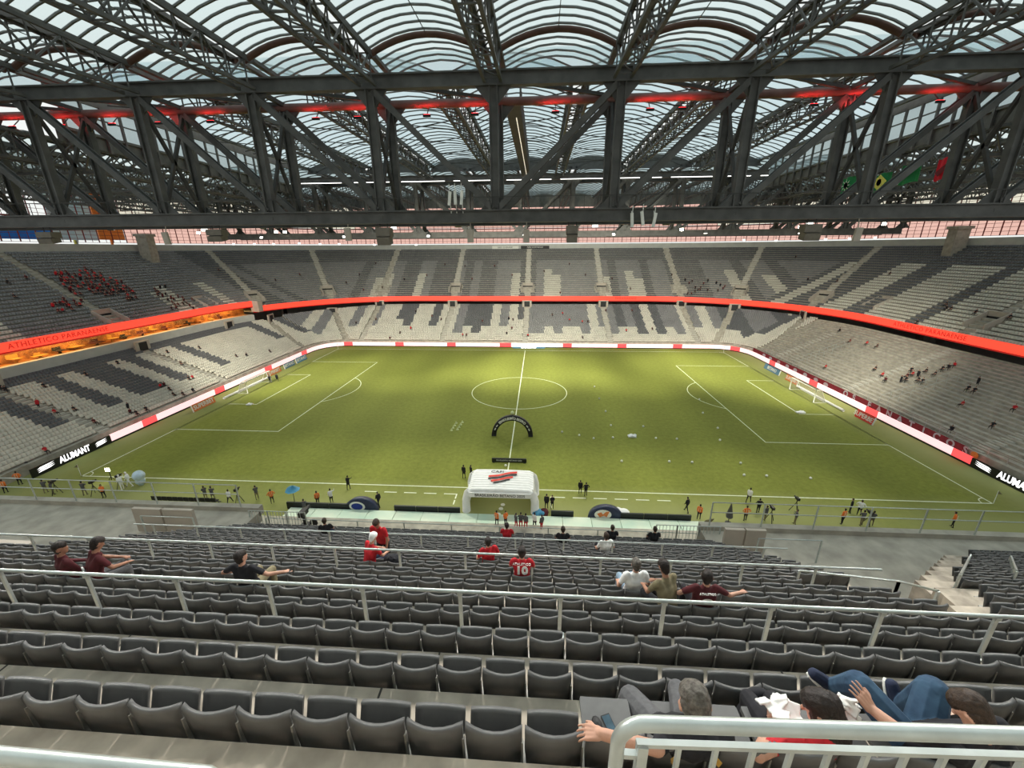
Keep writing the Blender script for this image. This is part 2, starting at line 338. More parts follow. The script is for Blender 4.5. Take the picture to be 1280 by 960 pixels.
b = MB(); o1 = NU*UD; A, B = uring(0), uring(o1+2); MAIN = lambda j: not isleft(j); strip(b, A, 10.4, B, 10.4, sel=MAIN); strip(b, uring(0), 10.4, uring(0), 11.9, sel=MAIN); strip(b, uring(.1), 12.15, B, 12.15, sel=isleft); struct('ceiling_under_upper_stand', b, 'concrete')
# back parapet and facade
b = MB(); A, B = uring(o1), uring(o1+2.2); zt = UZ0+NU*UR
strip(b, A, zt+1.7, A, zt); strip(b, B, zt+1.7, A, zt+1.7); strip(b, B, 0, B, zt+1.7); struct('wall_back_parapet', b, 'wallpaint')
# ---- far seats
def poly_walk(P, step, closed=False):
    if closed: P = np.vstack([P, P[:1]])
    d = np.hypot(*(P[1:]-P[:-1]).T); s = np.concatenate([[0], np.cumsum(d)]); t = np.arange(step/2, s[-1], step)
    i = np.clip(np.searchsorted(s, t)-1, 0, len(d)-1); f = ((t-s[i])/d[i])[:, None]
    pts = P[i]*(1-f)+P[i+1]*f; tan = (P[i+1]-P[i])/d[i][:, None]; return pts, tan, i, f[:, 0], t
AX = [24*k-.2 for k in range(-2, 3)]; AY = [-14.+24*k for k in range(0, 5)]
CORN = [(math.cos(a), math.sin(a)) for a in (math.radians(25), math.radians(52), math.radians(76))]
def aisle_dist(pts):
    x, y = pts[:, 0], pts[:, 1]; d = np.full(len(x), 99.)
    far = (y > 60) & (np.abs(x) < 50)
    for a in AX: d = np.where(far, np.minimum(d, np.abs(x-a)), d)
    side = (np.abs(x) > 55) & (y < 52)
    for a in AY: d = np.where(side, np.minimum(d, np.abs(y-a)), d)
    for c, s in CORN[:2]:
        px, py = np.abs(x)-35.5, y-51.8; q = np.abs(-s*px+c*py); ok = (c*px+s*py > 0) & (px > 8)
        d = np.where(ok, np.minimum(d, q), d)
    near = (y < 0) & (np.abs(x) < 50)
    for a in AX: d = np.where(near, np.minimum(d, np.abs(x-a)), d)
    return d
SV = []; SF = []; SM = []
def add_seats(pts, tan, z, mi, w=.43, dp=.24, z0=.27, h=.43):
    N = len(pts)
    if not N: return
    inn = np.stack([-tan[:, 1], tan[:, 0]], 1)           # towards the pitch (left of travel)
    c = np.zeros((N, 8, 3)); hx = tan*w/2
    for q, (sx, sy, sz, ext) in enumerate([(-1, 0, 0, .10), (1, 0, 0, .10), (1, 0, 0, .10+dp), (-1, 0, 0, .10+dp), (-1, 0, 1, .02), (1, 0, 1, .02), (1, 0, 1, dp), (-1, 0, 1, dp)]):
        c[:, q, :2] = pts+hx*sx+inn*ext; c[:, q, 2] = z+z0+(h if sz else 0)
    k = sum(len(s) for s in SV)
    SV.append(c.reshape(-1, 3)); base = k+np.arange(N)[:, None, None]*8
    SF.append((base+np.array([[4, 5, 6, 7], [0, 1, 5, 4], [1, 2, 6, 5], [2, 3, 7, 6], [3, 0, 4, 7]])[None]).reshape(-1, 4)); SM.append(np.repeat(mi, 5))
def flush_seats(name, label, mats=('seat_light', 'seat_mid', 'seat_dark')):
    v = np.vstack(SV); f = np.vstack(SF); m = np.concatenate(SM); SV.clear(); SF.clear(); SM.clear()
    me = bpy.data.meshes.new(name); me.vertices.add(len(v)); me.vertices.foreach_set('co', v.ravel()); me.loops.add(f.size); me.loops.foreach_set('vertex_index', f.ravel().astype(np.int32))
    me.polygons.add(len(f)); me.polygons.foreach_set('loop_start', np.arange(0, f.size, 4, dtype=np.int32)); me.polygons.foreach_set('material_index', m.astype(np.int32))
    for k in mats: me.materials.append(MT(k))
    me.update(calc_edges=True); me.validate(); o = link(name, me); return tag(o, label, 'seats', kind='stuff')
def colpat(s, row, nrow, seed, lower):
    """seat colours in vertical bars of differing length"""
    c = (s/2.7).astype(int); h1 = (np.sin(c*12.9898+seed)*43758.5453) % 1; h2 = (np.sin(c*78.233+seed*1.7)*9631.77) % 1
    if lower:
        thr = 4+np.where(h1 > .5, 4, 0)+np.where(h2 > .8, 4, 0); m = np.where(row < thr, 0, np.where(h2 < .22, 0, np.where(h1 < .45, 1, 1)))
        return np.where((m == 1) & (h2 > .62), 2, m)
    m = np.where(h1 < .22, 0, np.where(h1 < .62, 1, 2)); m = np.where((m == 0) & (row > 8+6*h2), 1, m)
    return np.where(row > 18, np.where(h2 < .0, 1, 2), np.where((row > 13) & (m == 0), 1, m))
for k in range(NL):
    t = (k+.97)/NL; P = lring(t); pts, tan, i, f, s = poly_walk(P, .5, True)
    zz = lz(k/NL); z = zz[i % len(zz)]; ad = aisle_dist(pts); x, y = pts.T
    keep = (ad > .85) & ~((x > 52) & (y < 66)) & ~((y < 8) & (x > 45)) & ~((y < -3) & (x > -52))
    m = colpat(s if False else np.where(np.abs(y-34) > 38, x+200, y+100), k, NL, 3., True); m = np.where((x < -50) & (y < 60), np.where(m == 1, 0, m), m)
    left = (x < -50) & (y < 62); cc = colpat(y*1.0+150, k, NL, 9., False); m = np.where(left, np.where((cc == 2) & (k > 4), 2, 0), m)
    add_seats(pts[keep], tan[keep], z[keep], m[keep])
flush_seats('lower_stand_seats', 'rows of pale and grey seats filling the lower stand round the pitch')
for k in range(NU):
    P = uring((k+.97)*UD); pts, tan, i, f, s = poly_walk(P, .5); ad = aisle_dist(pts); x, y = pts.T
    vom = (ad < 2.3) & (k > 1) & (k < 6)
    keep = (ad > .95) & ~vom & ~((x < 0) & (y < SEAM_Y+.42*k*UD) & (k < 2))
    m = colpat(np.where((y > 80), x+200, y+100), k, NU, 5., False)
    m = np.where((x > 60) & (y < 80), np.where(m == 1, 0, m), m)
    m = np.where((x > 60) & (y < 70) & (k > 19), 2, m); m = np.where((x < -60) & (y < 70), np.where(m == 2, 1, m), m)
    add_seats(pts[keep], tan[keep], UZ0+k*UR, m[keep])
flush_seats('upper_stand_seats', 'rows of grey and pale seats filling the upper stand above the red ribbon')
# aisle steps and vomitories
def aisle_pts(lo):
    out = []
    for a in AX:
        if abs(a) < 50: out.append((Vector((a, 0, 0)), Vector((0, 1, 0)), 'far'))
    for s in (-1, 1):
        for a in AY: out.append((Vector((0, a, 0)), Vector((s, 0, 0)), 'side'))
        for c, q in CORN[:2]: out.append((Vector((s*35.5, 51.8, 0)), Vector((s*c, q, 0)), 'corner'))
    return out
def upper_front(base, d, kind):
    return base+d*(UY if kind == 'far' else UX if kind == 'side' else URAD)
for base, d, kind in aisle_pts(0):
    st = upper_front(base, d, kind); sd = Vector((-d.y, d.x, 0)); rot = Matrix((sd, d, Vector((0, 0, 1)))).transposed()
    b = MB()
    for k in range(6, NU): b.box(st+d*(k*UD+.62)+Vector((0, 0, UZ0+k*UR+.14)), (1.5, .42, .28), rot)
    struct('aisle_steps', b, 'concrete_light', parent=upper)
    # vomitory: two cheek walls, a back wall and a dark opening
    b = MB(); z0 = UZ0+2*UR
    for q in (-1, 1): b.hexa([st+d*(1.7)+sd*(q*1.75-.12)+Vector((0, 0, z0-.4)), st+d*(1.7)+sd*(q*1.75+.12)+Vector((0, 0, z0-.4)), st+d*5.2+sd*(q*1.75+.12)+Vector((0, 0, z0-.4)), st+d*5.2+sd*(q*1.75-.12)+Vector((0, 0, z0-.4)),
                              st+d*(1.7)+sd*(q*1.75-.12)+Vector((0, 0, z0+1.0)), st+d*(1.7)+sd*(q*1.75+.12)+Vector((0, 0, z0+1.0)), st+d*5.2+sd*(q*1.75+.12)+Vector((0, 0, z0+2.9)), st+d*5.2+sd*(q*1.75-.12)+Vector((0, 0, z0+2.9))])
    b.box(st+d*5.2+Vector((0, 0, z0+2.5)), (3.7, .25, .9), rot)
    struct('vomitory_wall', b, 'beige', parent=upper)
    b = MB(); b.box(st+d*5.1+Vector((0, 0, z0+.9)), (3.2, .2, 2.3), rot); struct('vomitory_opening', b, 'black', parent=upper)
# aisles in the lower tier
def lfront(base, d, kind, t):
    if kind == 'far': return Vector((base.x, 73.3+(92-73.3)*t, 0))
    if kind == 'side': return Vector((d.x*(59.5+(76.4-59.5)*t), base.y, 0))
    a = Vector((d.x/abs(d.x)*57.2, 71., 0)); e = base+d*URAD; return a+(e-a)*t
for base, d, kind in aisle_pts(1):
    a0, a1 = lfront(base, d, kind, 0), lfront(base, d, kind, 1); dd = (a1-a0).normalized(); sd = Vector((-dd.y, dd.x, 0)); rot = Matrix((sd, dd, Vector((0, 0, 1)))).transposed(); zt = 9.2 if a1.x > -50 else 7.85
    b = MB(); L = (a1-a0).length/NL
    for k in range(NL): b.box(a0+dd*((k+.75)*L)+Vector((0, 0, LZ0+(zt-LZ0)*k/NL+.09)), (1.5, L*.5, .18), rot)
    struct('aisle_steps', b, 'concrete_light', parent=lower)
    if kind != 'side' or d.x < 0:
        b = MB(); b.box(a1-dd*1.2+Vector((0, 0, zt+.4)), (3., .3, 2.4), rot); struct('vomitory_wall', b, 'beige', parent=lower)
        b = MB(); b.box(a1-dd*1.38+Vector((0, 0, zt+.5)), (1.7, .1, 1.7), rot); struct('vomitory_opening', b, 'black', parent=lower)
# ribbon board (continuous LED strip), higher on the left where the hospitality boxes are
uo = uring(-.12); sel_main = lambda j: not isleft(j); sel_left = lambda j: isleft(j)
rb = thing('ribbon_board', 'bright red LED ribbon board curving along the front of the upper stand', 'led board', (0, UY-.15, 10.5))
b = MB(); strip(b, uo, 10.55, uo, 11.95, sel=sel_main); strip(b, uring(-.02), 11.97, uo, 11.97, sel=sel_main); strip(b, uo, 10.55, uring(.3), 10.55, sel=sel_main); ob('led_screen', b, 'ribbon', rb)
b = MB(); strip(b, uring(-.14), 10.30, uring(-.14), 10.55, sel=sel_main); ob('lower_trim', b, 'ribbon_dark', rb)
lettering('ATHLETICO PARANAENSE', 1.15, (76.33, 40., 11.25), (PI/2, 0, -PI/2), 'ribbon_dark', rb, spacing=1.15)
lettering('PARANAENSE', .95, (31., 92.62, 11.25), (PI/2, 0, 0), 'ribbon_dark', rb, spacing=1.2)
rl = thing('ribbon_board', 'red LED ribbon board above the orange lit hospitality boxes', 'led board', (-76.4, 30, 12))
b = MB(); strip(b, uo, 12.05, uo, 13.45, sel=sel_left); strip(b, uring(.1), 13.45, uo, 13.45, sel=sel_left); ob('led_screen', b, 'ribbon', rl)
b = MB(); strip(b, uring(-.14), 11.8, uring(-.14), 12.05, sel=sel_left); ob('lower_trim', b, 'ribbon_dark', rl)
lettering('ATHLETICO PARANAENSE', 1.15, (-76.33, 22., 12.75), (PI/2, 0, PI/2), 'ribbon_dark', rl, spacing=1.15)
b = MB(); p = [q for q in u0 if q[0] < 0 and q[1] < SEAM_Y][0]; b.box((p[0]+.6, p[1]+.9, 12.), (2.2, 1.8, 2.9)); struct('wall_seam_panel', b, 'beige')
# hospitality level on the left
b = MB(); strip(b, uring(.0), 7.7, uring(.0), 9.85, sel=sel_left); strip(b, uring(1.), 9.85, uring(0), 9.85, sel=sel_left); struct('wall_left_parapet', b, 'wallpaint')
b = MB(); strip(b, uring(4.), 9.6, uring(4.), 12.1, sel=sel_left); strip(b, uring(4.), 9.6, uring(.4), 9.6, sel=sel_left); struct('wall_hospitality', b, 'warm')
gl = MB(); strip(gl, uring(.9), 9.85, uring(.9), 12.05, sel=sel_left); struct('window_1', gl, 'glass_clear')
for y in np.arange(-10, 66, 2.4):
    o = ob('downlight', MB().ball((-78.6, y, 11.9), .16, 6, 4, sc=(1, 1, .5)), 'warmlamp', smooth=True); tag(o, 'small warm ceiling lamp glowing in the hospitality boxes', 'lamp', 'warm lamps under the left ribbon')
for y in (0, 20, 40, 60): light('hospitality_glow', 'AREA', (-78.6, y, 11.95), 650, (1, .55, .2), (-78.6, y, 0), shape='RECTANGLE', size=2.4, size_y=16)
for i, y in enumerate(np.arange(-8, 64, 3.1)):
    h = random.uniform(.7, 1.4); b = MB().box((0, 0, h/2), (random.uniform(.6, 1.6), random.uniform(.8, 2.2), .12)).box((0, 0, h/4), (.3, .3, h/2)); 
    b.box((-.5, 0, h*.75), (.12, random.uniform(.5, 1.6), h*.5))
    o = ob('lounge_table', b, random.choice(['gold', 'warm', 'cloth_maroon', 'black'])); o.location = (-79.3+random.uniform(-.6, .5), y, 9.6); tag(o, 'lounge table inside the orange hospitality boxes', 'table', 'tables in the hospitality boxes')
# ------------------------------------------------------------------ facade behind the upper stands
FO = o1+2.0; FP = uring(FO); ZB, ZM, ZT = zt+UR*0+28.4-zt, 33.4, 40.4
ZB = 28.4
wf = thing('wall_facade', None, None, (0, UY+FO, 28)); tag(wf, kind='structure'); 
pts, tan, ii, ff, ss = poly_walk(FP, 3.1)
pane_n = 0
for q, (p, t) in enumerate(zip(pts, tan)):
    a, c = p-t*1.5, p+t*1.5; left_gap = p[0] < -95 and p[1] < 62
    for (z0, z1, mk) in ((ZB, ZM-.15, 'facade_pink'), (ZM+.15, ZT, 'facade_cream' if abs(p[0]) > 62 else 'facade_pink')):
        if left_gap: continue
        b = MB().quad((*a, z0), (*c, z0), (*c, z1), (*a, z1)); ob('pane', b, mk, wf)
    b = MB(); nx = (-t[1]*.1, t[0]*.1)
    b.bar((p[0]+t[0]*1.55, p[1]+t[1]*1.55, ZB), (p[0]+t[0]*1.55, p[1]+t[1]*1.55, ZT), .16)
    for z in np.arange(ZB, ZT, .82): b.bar((*(p-t*1.55), z), (*(p+t*1.55), z), .07 if abs(z-ZM) > .3 else .3)
    b.bar((p[0], p[1], ZB), (p[0], p[1], ZT), .07); ob('mullion', b, 'mullion', wf)
b = MB(); strip(b, uring(FO+.1), 40.4, uring(FO+.1), 45.6); struct('wall_roof_fascia', b, 'steel_mid')
# coloured hoardings seen through the open bay at the left
for (y0, y1, z0, z1, mk, lb) in ((30, 50, 29, 31.6, 'bill_blue', 'blue hoarding outside the open bay of the facade'), (50.5, 60, 29, 40, 'bill_w', 'white and pale blue hoarding outside the open facade bay'), (60.5, 67, 29.2, 41, 'bill_or', 'orange hoarding outside the open facade bay'), (52, 58, 32.5, 34, 'yellow', 'yellow strip of a hoarding outside the open facade bay')):
    b = MB().box((-106+(.6 if mk == 'yellow' else 0), (y0+y1)/2, (z0+z1)/2), (.3, y1-y0, z1-z0)); b.bar((-106.5, (y0+y1)/2, 0), (-106.5, (y0+y1)/2, z1), .4); tag(ob('hoarding', b, mk), lb, 'hoarding')
# ------------------------------------------------------------------ roof steel
GX0, GP = -.96, 11.8; GZT, GZB = 41.35, 29.5
def build_girder(y1, y2, label, red, ns=range(-6, 8)):
    g = thing('roof_girder', label, 'girder', (GX0, (y1+y2)/2, GZB))
    xs = [GX0+GP*n for n in ns]; xa, xb = xs[0], xs[-1]
    for y in (y1, y2):
        ob('top_chord', MB().tube([(xa, y, GZT-.25), (xb, y, GZT-.25)], .42, 12) if (red and y == y2) else MB().ibar((xa, y, GZT), (xb, y, GZT), .8, 1.25), 'chord_redlit' if (red and y == y2) else 'steel', g, red and y == y2)
        ob('bottom_chord', MB().ibar((xa, y, GZB), (xb, y, GZB), .8, 1.25), 'steel', g)
    post = MB().ibar((0, 0, GZB+.6), (0, 0, GZT-.6), .7, .85, .12, (1, 0, 0)).mesh('post', 'steel')
    gus = []
    for s in (-1, 1):
        gus.append(MB().add([(s*.40, -.06, GZT-.62), (s*1.7, -.06, GZT-.62), (s*.40, -.06, GZT-2.1), (s*.40, .06, GZT-.62), (s*1.7, .06, GZT-.62), (s*.40, .06, GZT-2.1)], [(0, 1, 2), (3, 5, 4), (0, 3, 4, 1), (1, 4, 5, 2), (2, 5, 3, 0)]).mesh('gusset', 'steel'))
        gus.append(MB().add([(s*.40, -.06, GZB+.62), (s*1.5, -.06, GZB+.62), (s*.40, -.06, GZB+1.8), (s*.40, .06, GZB+.62), (s*1.5, .06, GZB+.62), (s*.40, .06, GZB+1.8)], [(0, 2, 1), (3, 4, 5), (0, 1, 4, 3), (1, 2, 5, 4), (2, 0, 3, 5)]).mesh('gusset', 'steel'))
    for i, n in enumerate(ns):
        for y in (y1, y2):
            for me, nm in [(post, 'post')]+[(q, 'gusset') for q in gus]:
                o = link(nm, me, g); o.location = (xs[i], y, 0)
            if i+1 < len(xs):
                a, c = ((xs[i]+.3, y, GZT-.7), (xs[i+1]-.3, y, GZB+.7)) if n < 0 else ((xs[i]+.3, y, GZB+.7), (xs[i+1]-.3, y, GZT-.7))
                ob('diagonal', MB().ibar(a, c, .55, .70, .1, (0, 1, 0)), 'steel', g)
        ob('cross_brace', MB().bar((xs[i], y1, GZB+.6), (xs[i], y2, GZT-.6), .28, .34).bar((xs[i], y2, GZB+.6), (xs[i], y1, GZT-.6), .28, .34), 'steel_dark', g)
        b = MB()
        if i+1 < len(xs):
            for z in (GZT, GZB): ob('wind_brace', MB().bar((xs[i], y1, z), (xs[i+1], y2, z), .3), 'steel_dark', g); ob('cross_beam', MB().bar((xs[i], y1, z), (xs[i], y2, z), .4), 'steel_dark', g)
    # walkway rail along the bottom chord
    b = MB(); b.bar((xa, y1-.5, GZB+1.75), (xb, y1-.5, GZB+1.75), .07)
    for x in np.arange(xa, xb, 2.95): b.bar((x, y1-.5, GZB+.6), (x, y1-.5, GZB+1.75), .05)
    ob('walkway_rail', b, 'steel_dark', g)
    return g
build_girder(3.8, 9.3, 'huge dark steel box girder crossing above the near touchline', True)
build_girder(64.2, 58.7, 'huge dark steel girder above the far touchline', False)
for x, y, lb in ((-91, 61.5, 'left end of the far girder'), (92, 61.5, 'right end of the far girder')):
    b = MB().box((0, 0, 15.), (2.8, 2.2, 30)).box((0, 0, 30.2), (3.4, 2.8, .6)); o = ob('roof_pier', b, 'concrete'); o.location = (x+ (4 if x>0 else -4), y, 0)
    tag(o, 'thick grey pier under the '+lb, 'pier')
# box-lattice trusses running across
def lattice(name, label, x, y0, y1, zt, zb0, zb1, w=1.5, step=2.6, group=None, mk='steel'):
    t = thing(name, label, 'truss', (x, (y0+y1)/2, min(zb0, zb1)), group)
    for s in (-1, 1):
        ob('top_chord', MB().bar((x+s*w/2, y0, zt), (x+s*w/2, y1, zt), .26), mk, t)
        ob('bottom_chord', MB().bar((x+s*w/2, y0, zb0), (x+s*w/2, y1, zb1), .28), mk, t)
    b = MB(); ys = np.arange(y0, y1+.01, step); zb = lambda y: zb0+(zb1-zb0)*(y-y0)/(y1-y0)
    for i, y in enumerate(ys):
        for s in (-1, 1):
            b.bar((x+s*w/2, y, zb(y)), (x+s*w/2, y, zt), .11, caps=False)
            if i+1 < len(ys):
                a, c = (zb(y), zt) if i % 2 else (zt, zb(ys[i+1])); b.bar((x+s*w/2, y, a), (x+s*w/2, ys[i+1], c), .13, caps=False)
        b.bar((x-w/2, y, zt), (x+w/2, y, zt), .1, caps=False).bar((x-w/2, y, zb(y)), (x+w/2, y, zb(y)), .1, caps=False)
        if i+1 < len(ys):
            b.bar((x-w/2, y, zb(y)), (x+w/2, ys[i+1], zb(ys[i+1])), .09, caps=False); b.bar((x+w/2, y, zt), (x-w/2, ys[i+1], zt), .09, caps=False)
    tag(ob('lacing', b, mk, t), kind='stuff'); return t
ZS = 43.45
for n in range(-6, 8):
    lattice('roof_truss', 'dark lattice truss of the roof over the near stand', GX0+GP*n, -34., 3.3, ZS-.3, 39.3, 41.0, group='trusses over the near stand')
for n in range(-6, 8):
    lattice('roof_truss', 'dark lattice truss of the roof over the far stand', GX0+GP*n, 64.8, 115., ZS-.3, 40.6, 39.6, step=3.6, group='trusses over the far stand')
PX0, PW = .4, 14.4
for k in (-3, -2, -1, 0, 1, 2):
    lattice('roof_truss', 'dark lattice truss under the clear roof above the pitch', PX0+PW*(k+.5), 9.8, 58.4, ZS+.2, 41.5, 41.5, w=1.7, step=2.7, group='trusses over the pitch')
# lit catwalk over the halfway line
cw = thing('catwalk', 'narrow lit maintenance catwalk under the roof above the halfway line', 'catwalk', (PX0, 34, 41))
b = MB().box((PX0, 34, 41.2), (1.7, 48.6, .12)); ob('deck', b, 'steel_dark', cw)
for s in (-1, 1):
    b = MB().bar((PX0+s*.85, 9.8, 42.3), (PX0+s*.85, 58.3, 42.3), .08)
    for y in np.arange(9.8, 58.4, 1.6): b.bar((PX0+s*.85, y, 41.2), (PX0+s*.85, y, 43.6), .08, caps=False)
    ob('handrail', b, 'steel_mid', cw)
ob('light_strip', MB().box((PX0+.2, 36, 41.1), (.08, 42, .06)), 'ledcream', cw)
# cross purlins over the pitch
for j, y in enumerate((18., 27., 36., 45., 54.)):
    b = MB()
    for k in range(-3, 3):
        xa, xb = PX0+PW*k-PW/2, PX0+PW*k+PW/2; b.bar((xa, y-3.5, ZS), (xb, y+3.5, ZS+.1), .11, caps=False).bar((xa, y+3.5, ZS), (xb, y-3.5, ZS+.1), .11, caps=False)
    o = ob('wind_bracing', b, 'steel_dark'); tag(o, 'row of crossed steel ties under the clear roof above the pitch', 'bracing', 'crossed ties over the pitch')
# ------------------------------------------------------------------ vaulted translucent roofing
def arc(w, rise, n=9): return [(-w/2+w*i/(n-1), rise*(1-((2*i/(n-1)-1)**2))) for i in range(n)]
def pane_mesh(w, rise, dy, mk, n=9):
    a = arc(w, rise, n); b = MB()
    for i in range(n-1): b.quad((a[i][0], 0, a[i][1]), (a[i+1][0], 0, a[i+1][1]), (a[i+1][0], dy, a[i+1][1]), (a[i][0], dy, a[i][1]))
    return b.mesh('pane', mk, True)
def rib(b, w, rise, x, y, z, t=.16, n=9):
    a = arc(w, rise, n)
    for i in range(n-1): b.bar((x+a[i][0], y, z+a[i][1]), (x+a[i+1][0], y, z+a[i+1][1]), t, t, (0, 1, 0), caps=False)
BW, RISE, DY = GP-1.3, 1.35, 1.25
pm = pane_mesh(BW, RISE, DY-.06, 'roof_sheet')
for n in range(-6, 7):
    xc = GX0+GP*(n+.5)
    v = thing('roof_vault', 'translucent barrel vault bay of the roof over the near stand', 'roof bay', (xc, -8, ZS), 'vault bays over the near stand')
    ys = [3.6-DY*(i+1) for i in range(22)]
    for y in ys:
        o = link('pane', pm, v); o.location = (xc, y, ZS)
    b = MB()
    for y in ys: rib(b, BW, RISE, xc, y, ZS-.04, .15)
    b.bar((xc, ys[-1], ZS+RISE-.12), (xc, 3.6, ZS+RISE-.12), .06)
    for s in (-1, 1): b.bar((xc+s*BW/2, ys[-1], ZS-.1), (xc+s*BW/2, 3.6, ZS-.1), .45, .35)
    ob('rib_frame', b, 'steel_mid', v)
    bt = MB(); a = arc(BW+.6, RISE+.15, 13); bt.tube([(xc+p[0], 3.0, ZS+p[1]-.35) for p in a], .27, 8); ob('edge_tube', bt, 'arch_tube', v, True)
    # the outer strip behind the camera, joined
    pm2 = MB(); a = arc(BW, RISE, 9)
    for i in range(8): pm2.quad((xc+a[i][0], -46, ZS+a[i][1]), (xc+a[i+1][0], -46, ZS+a[i+1][1]), (xc+a[i+1][0], ys[-1], ZS+a[i+1][1]), (xc+a[i][0], ys[-1], ZS+a[i][1]))
    ob('rear_panes', pm2, 'roof_sheet', v)
# the strip of roofing above the near girder, and the vaults over the pitch
def long_vault(label, group, xc, w, rise, y0, y1, z, mk, dy, t, ribmat='steel_mid'):
    v = thing('roof_vault', label, 'roof bay', (xc, (y0+y1)/2, z), group)
    ob('sheeting', MB().add(*[(lambda a: ([(xc+p[0], y, z+p[1]) for y in (y0, y1) for p in a], [(i, i+1, len(a)+i+1, len(a)+i) for i in range(len(a)-1)]))(arc(w, rise, 9))][0]), mk, v, True)
    b = MB()
    for y in np.arange(y0, y1+.01, dy): rib(b, w, rise, xc, y, z-.06, t, 7)
    for s in (-1, 1): b.bar((xc+s*w/2, y0, z-.1), (xc+s*w/2, y1, z-.1), .5, .35)
    tag(ob('rib_frame', b, ribmat, v), kind='stuff'); return v
for k in range(-3, 4):
    long_vault('clear ribbed barrel vault of the roof above the pitch', 'vaults over the pitch', PX0+PW*k, PW-1.5, 1.5, 9.6, 60.2, ZS+.6, 'roof_sheet_far', 1.9, .13)
    a = arc(PW-1.5, 1.5, 11); xc = PX0+PW*k
    for y, mk in ((60.0, 'steel_mid'),): tag(ob('roof_gable', MB().add([(xc+p[0], y, ZS+.6+p[1]) for p in a]+[(xc+PW/2, y, ZS-.6), (xc-PW/2, y, ZS-.6)], [tuple(range(13))]), mk), 'arched end panel closing a pitch roof vault above the far girder', 'roof panel', 'end panels of the pitch vaults')
for n in range(-6, 7):
    long_vault('clear vault strip directly over the near girder', 'vault strips over the near girder', GX0+GP*(n+.5), BW, RISE, 3.7, 9.4, ZS+.1, 'roof_sheet', 1.3, .14)
    long_vault('grey translucent vault of the roof over the far stand', 'vaults over the far stand', GX0+GP*(n+.5), BW, RISE, 60., 118., ZS, 'roof_sheet_grey', 2.6, .2)
b = MB().quad((-72, 9.55, ZS-.5), (82, 9.55, ZS-.5), (82, 9.55, ZS+2.4), (-72, 9.55, ZS+2.4)); tag(ob('roof_upstand', b, 'roof_sheet_far'), 'clear glazed upstand between the near girder strip and the pitch roof', 'roof panel')
# lower roofs over the end stands with their own trusses, and clerestory walls between
for s, nm in ((-1, 'left'), (1, 'right')):
    xe = 51.5*s
    cl = thing('clerestory', 'long glazed clerestory wall between pitch roof and %s end roof' % nm, 'clerestory', (xe, 34, 39.6))
    pnl = MB().quad((0, 0, 40.1), (0, 2.3, 40.1), (0, 2.3, 43.3), (0, 0, 43.3)).mesh('pane', 'roof_sheet_grey')
    for y in np.arange(10, 58, 2.4):
        o = link('pane', pnl, cl); o.location = (xe, y, 0)
        ob('mullion', MB().bar((xe-s*.1, y-.05, 38.2), (xe-s*.1, y-.05, 43.3), .26), 'steel_mid', cl)
    ob('skirt', MB().box((xe+s*.2, 34, 39.3), (.15, 50, 1.7)), 'steel_mid', cl); ob('head_panel', MB().box((xe+s*.2, 34, 44.1), (.15, 50, 1.6)), 'steel_mid', cl)
    for z in (40., 41.9, 43.4): ob('transom', MB().bar((xe, 9.8, z), (xe, 58.4, z), .3 if z != 41.9 else .14), 'steel_mid', cl)
    for k in range(6):
        x = s*(56+8.6*k)
        lattice('roof_truss', 'dark lattice truss of the roof over the %s end stand' % nm, x, -12, 104-6.5*k*(k > 2), 39.2, 36.4, 36.4, w=1.6, step=3.2, group='trusses over the %s end' % nm, mk='steel_mid')
        long_vault('translucent ribbed roofing over the %s end stand' % nm, 'roofing over the %s end' % nm, x+s*4.3, 7.4, .9, -12, 104-6.5*k*(k > 2), 39.5, 'roof_sheet', 2.0, .3, 'steel_mid')
    for j, y in enumerate((14, 30, 46, 62, 78)):
        t = thing('roof_truss', 'cross truss spanning the %s end roof' % nm, 'truss', (s*78, y, 35), 'cross trusses over the %s end' % nm)
        xa, xb = s*52, s*100
        for z in (38.9, 36.): ob('chord', MB().bar((xa, y, z), (xb, y, z), .3), 'steel_mid', t)
        b = MB()
        for q in range(16):
            x0, x1 = xa+(xb-xa)*q/16, xa+(xb-xa)*(q+1)/16; b.bar((x0, y, 36), ((x0+x1)/2, y, 38.9), .16, caps=False).bar(((x0+x1)/2, y, 38.9), (x1, y, 36), .16, caps=False)
        tag(ob('lacing', b, 'steel_mid', t), kind='stuff')
# white light strips along the far girder, red wash lamps on the near one
for x in np.arange(-58, 58, 11.8):
    tag(ob('strip_light', MB().box((x, 58.22, 40.75), (9.8, .14, .12)), 'whitelamp'), 'white tube light hung along the far roof girder', 'light', 'tube lights on the far girder')
for x in (-56, -50, -44, -38.5, -32.5, -20.6, -16, -8.5, -3.4, 5.0, 14.6, 17.8, 30.6, 35, 42.4):
    t = thing('red_wash_light', 'small red wash lamp on the near roof girder', 'lamp', (x, 8.0, 39.5), 'red lamps on the near girder')
    ob('housing', MB().box((x, 8.2, 39.7), (.8, .22, .2)).bar((x, 8.2, 39.7), (x, 9.1, 40.6), .07), 'black', t); ob('lens', MB().box((x, 8.25, 39.83), (.7, .16, .05)), 'redlamp', t)
    light('red_wash', 'AREA', (x, 8.25, 39.9), 55, (1, .05, .05), (x+.3, 9.2, 41.0), shape='RECTANGLE', size=2.6, size_y=.15)
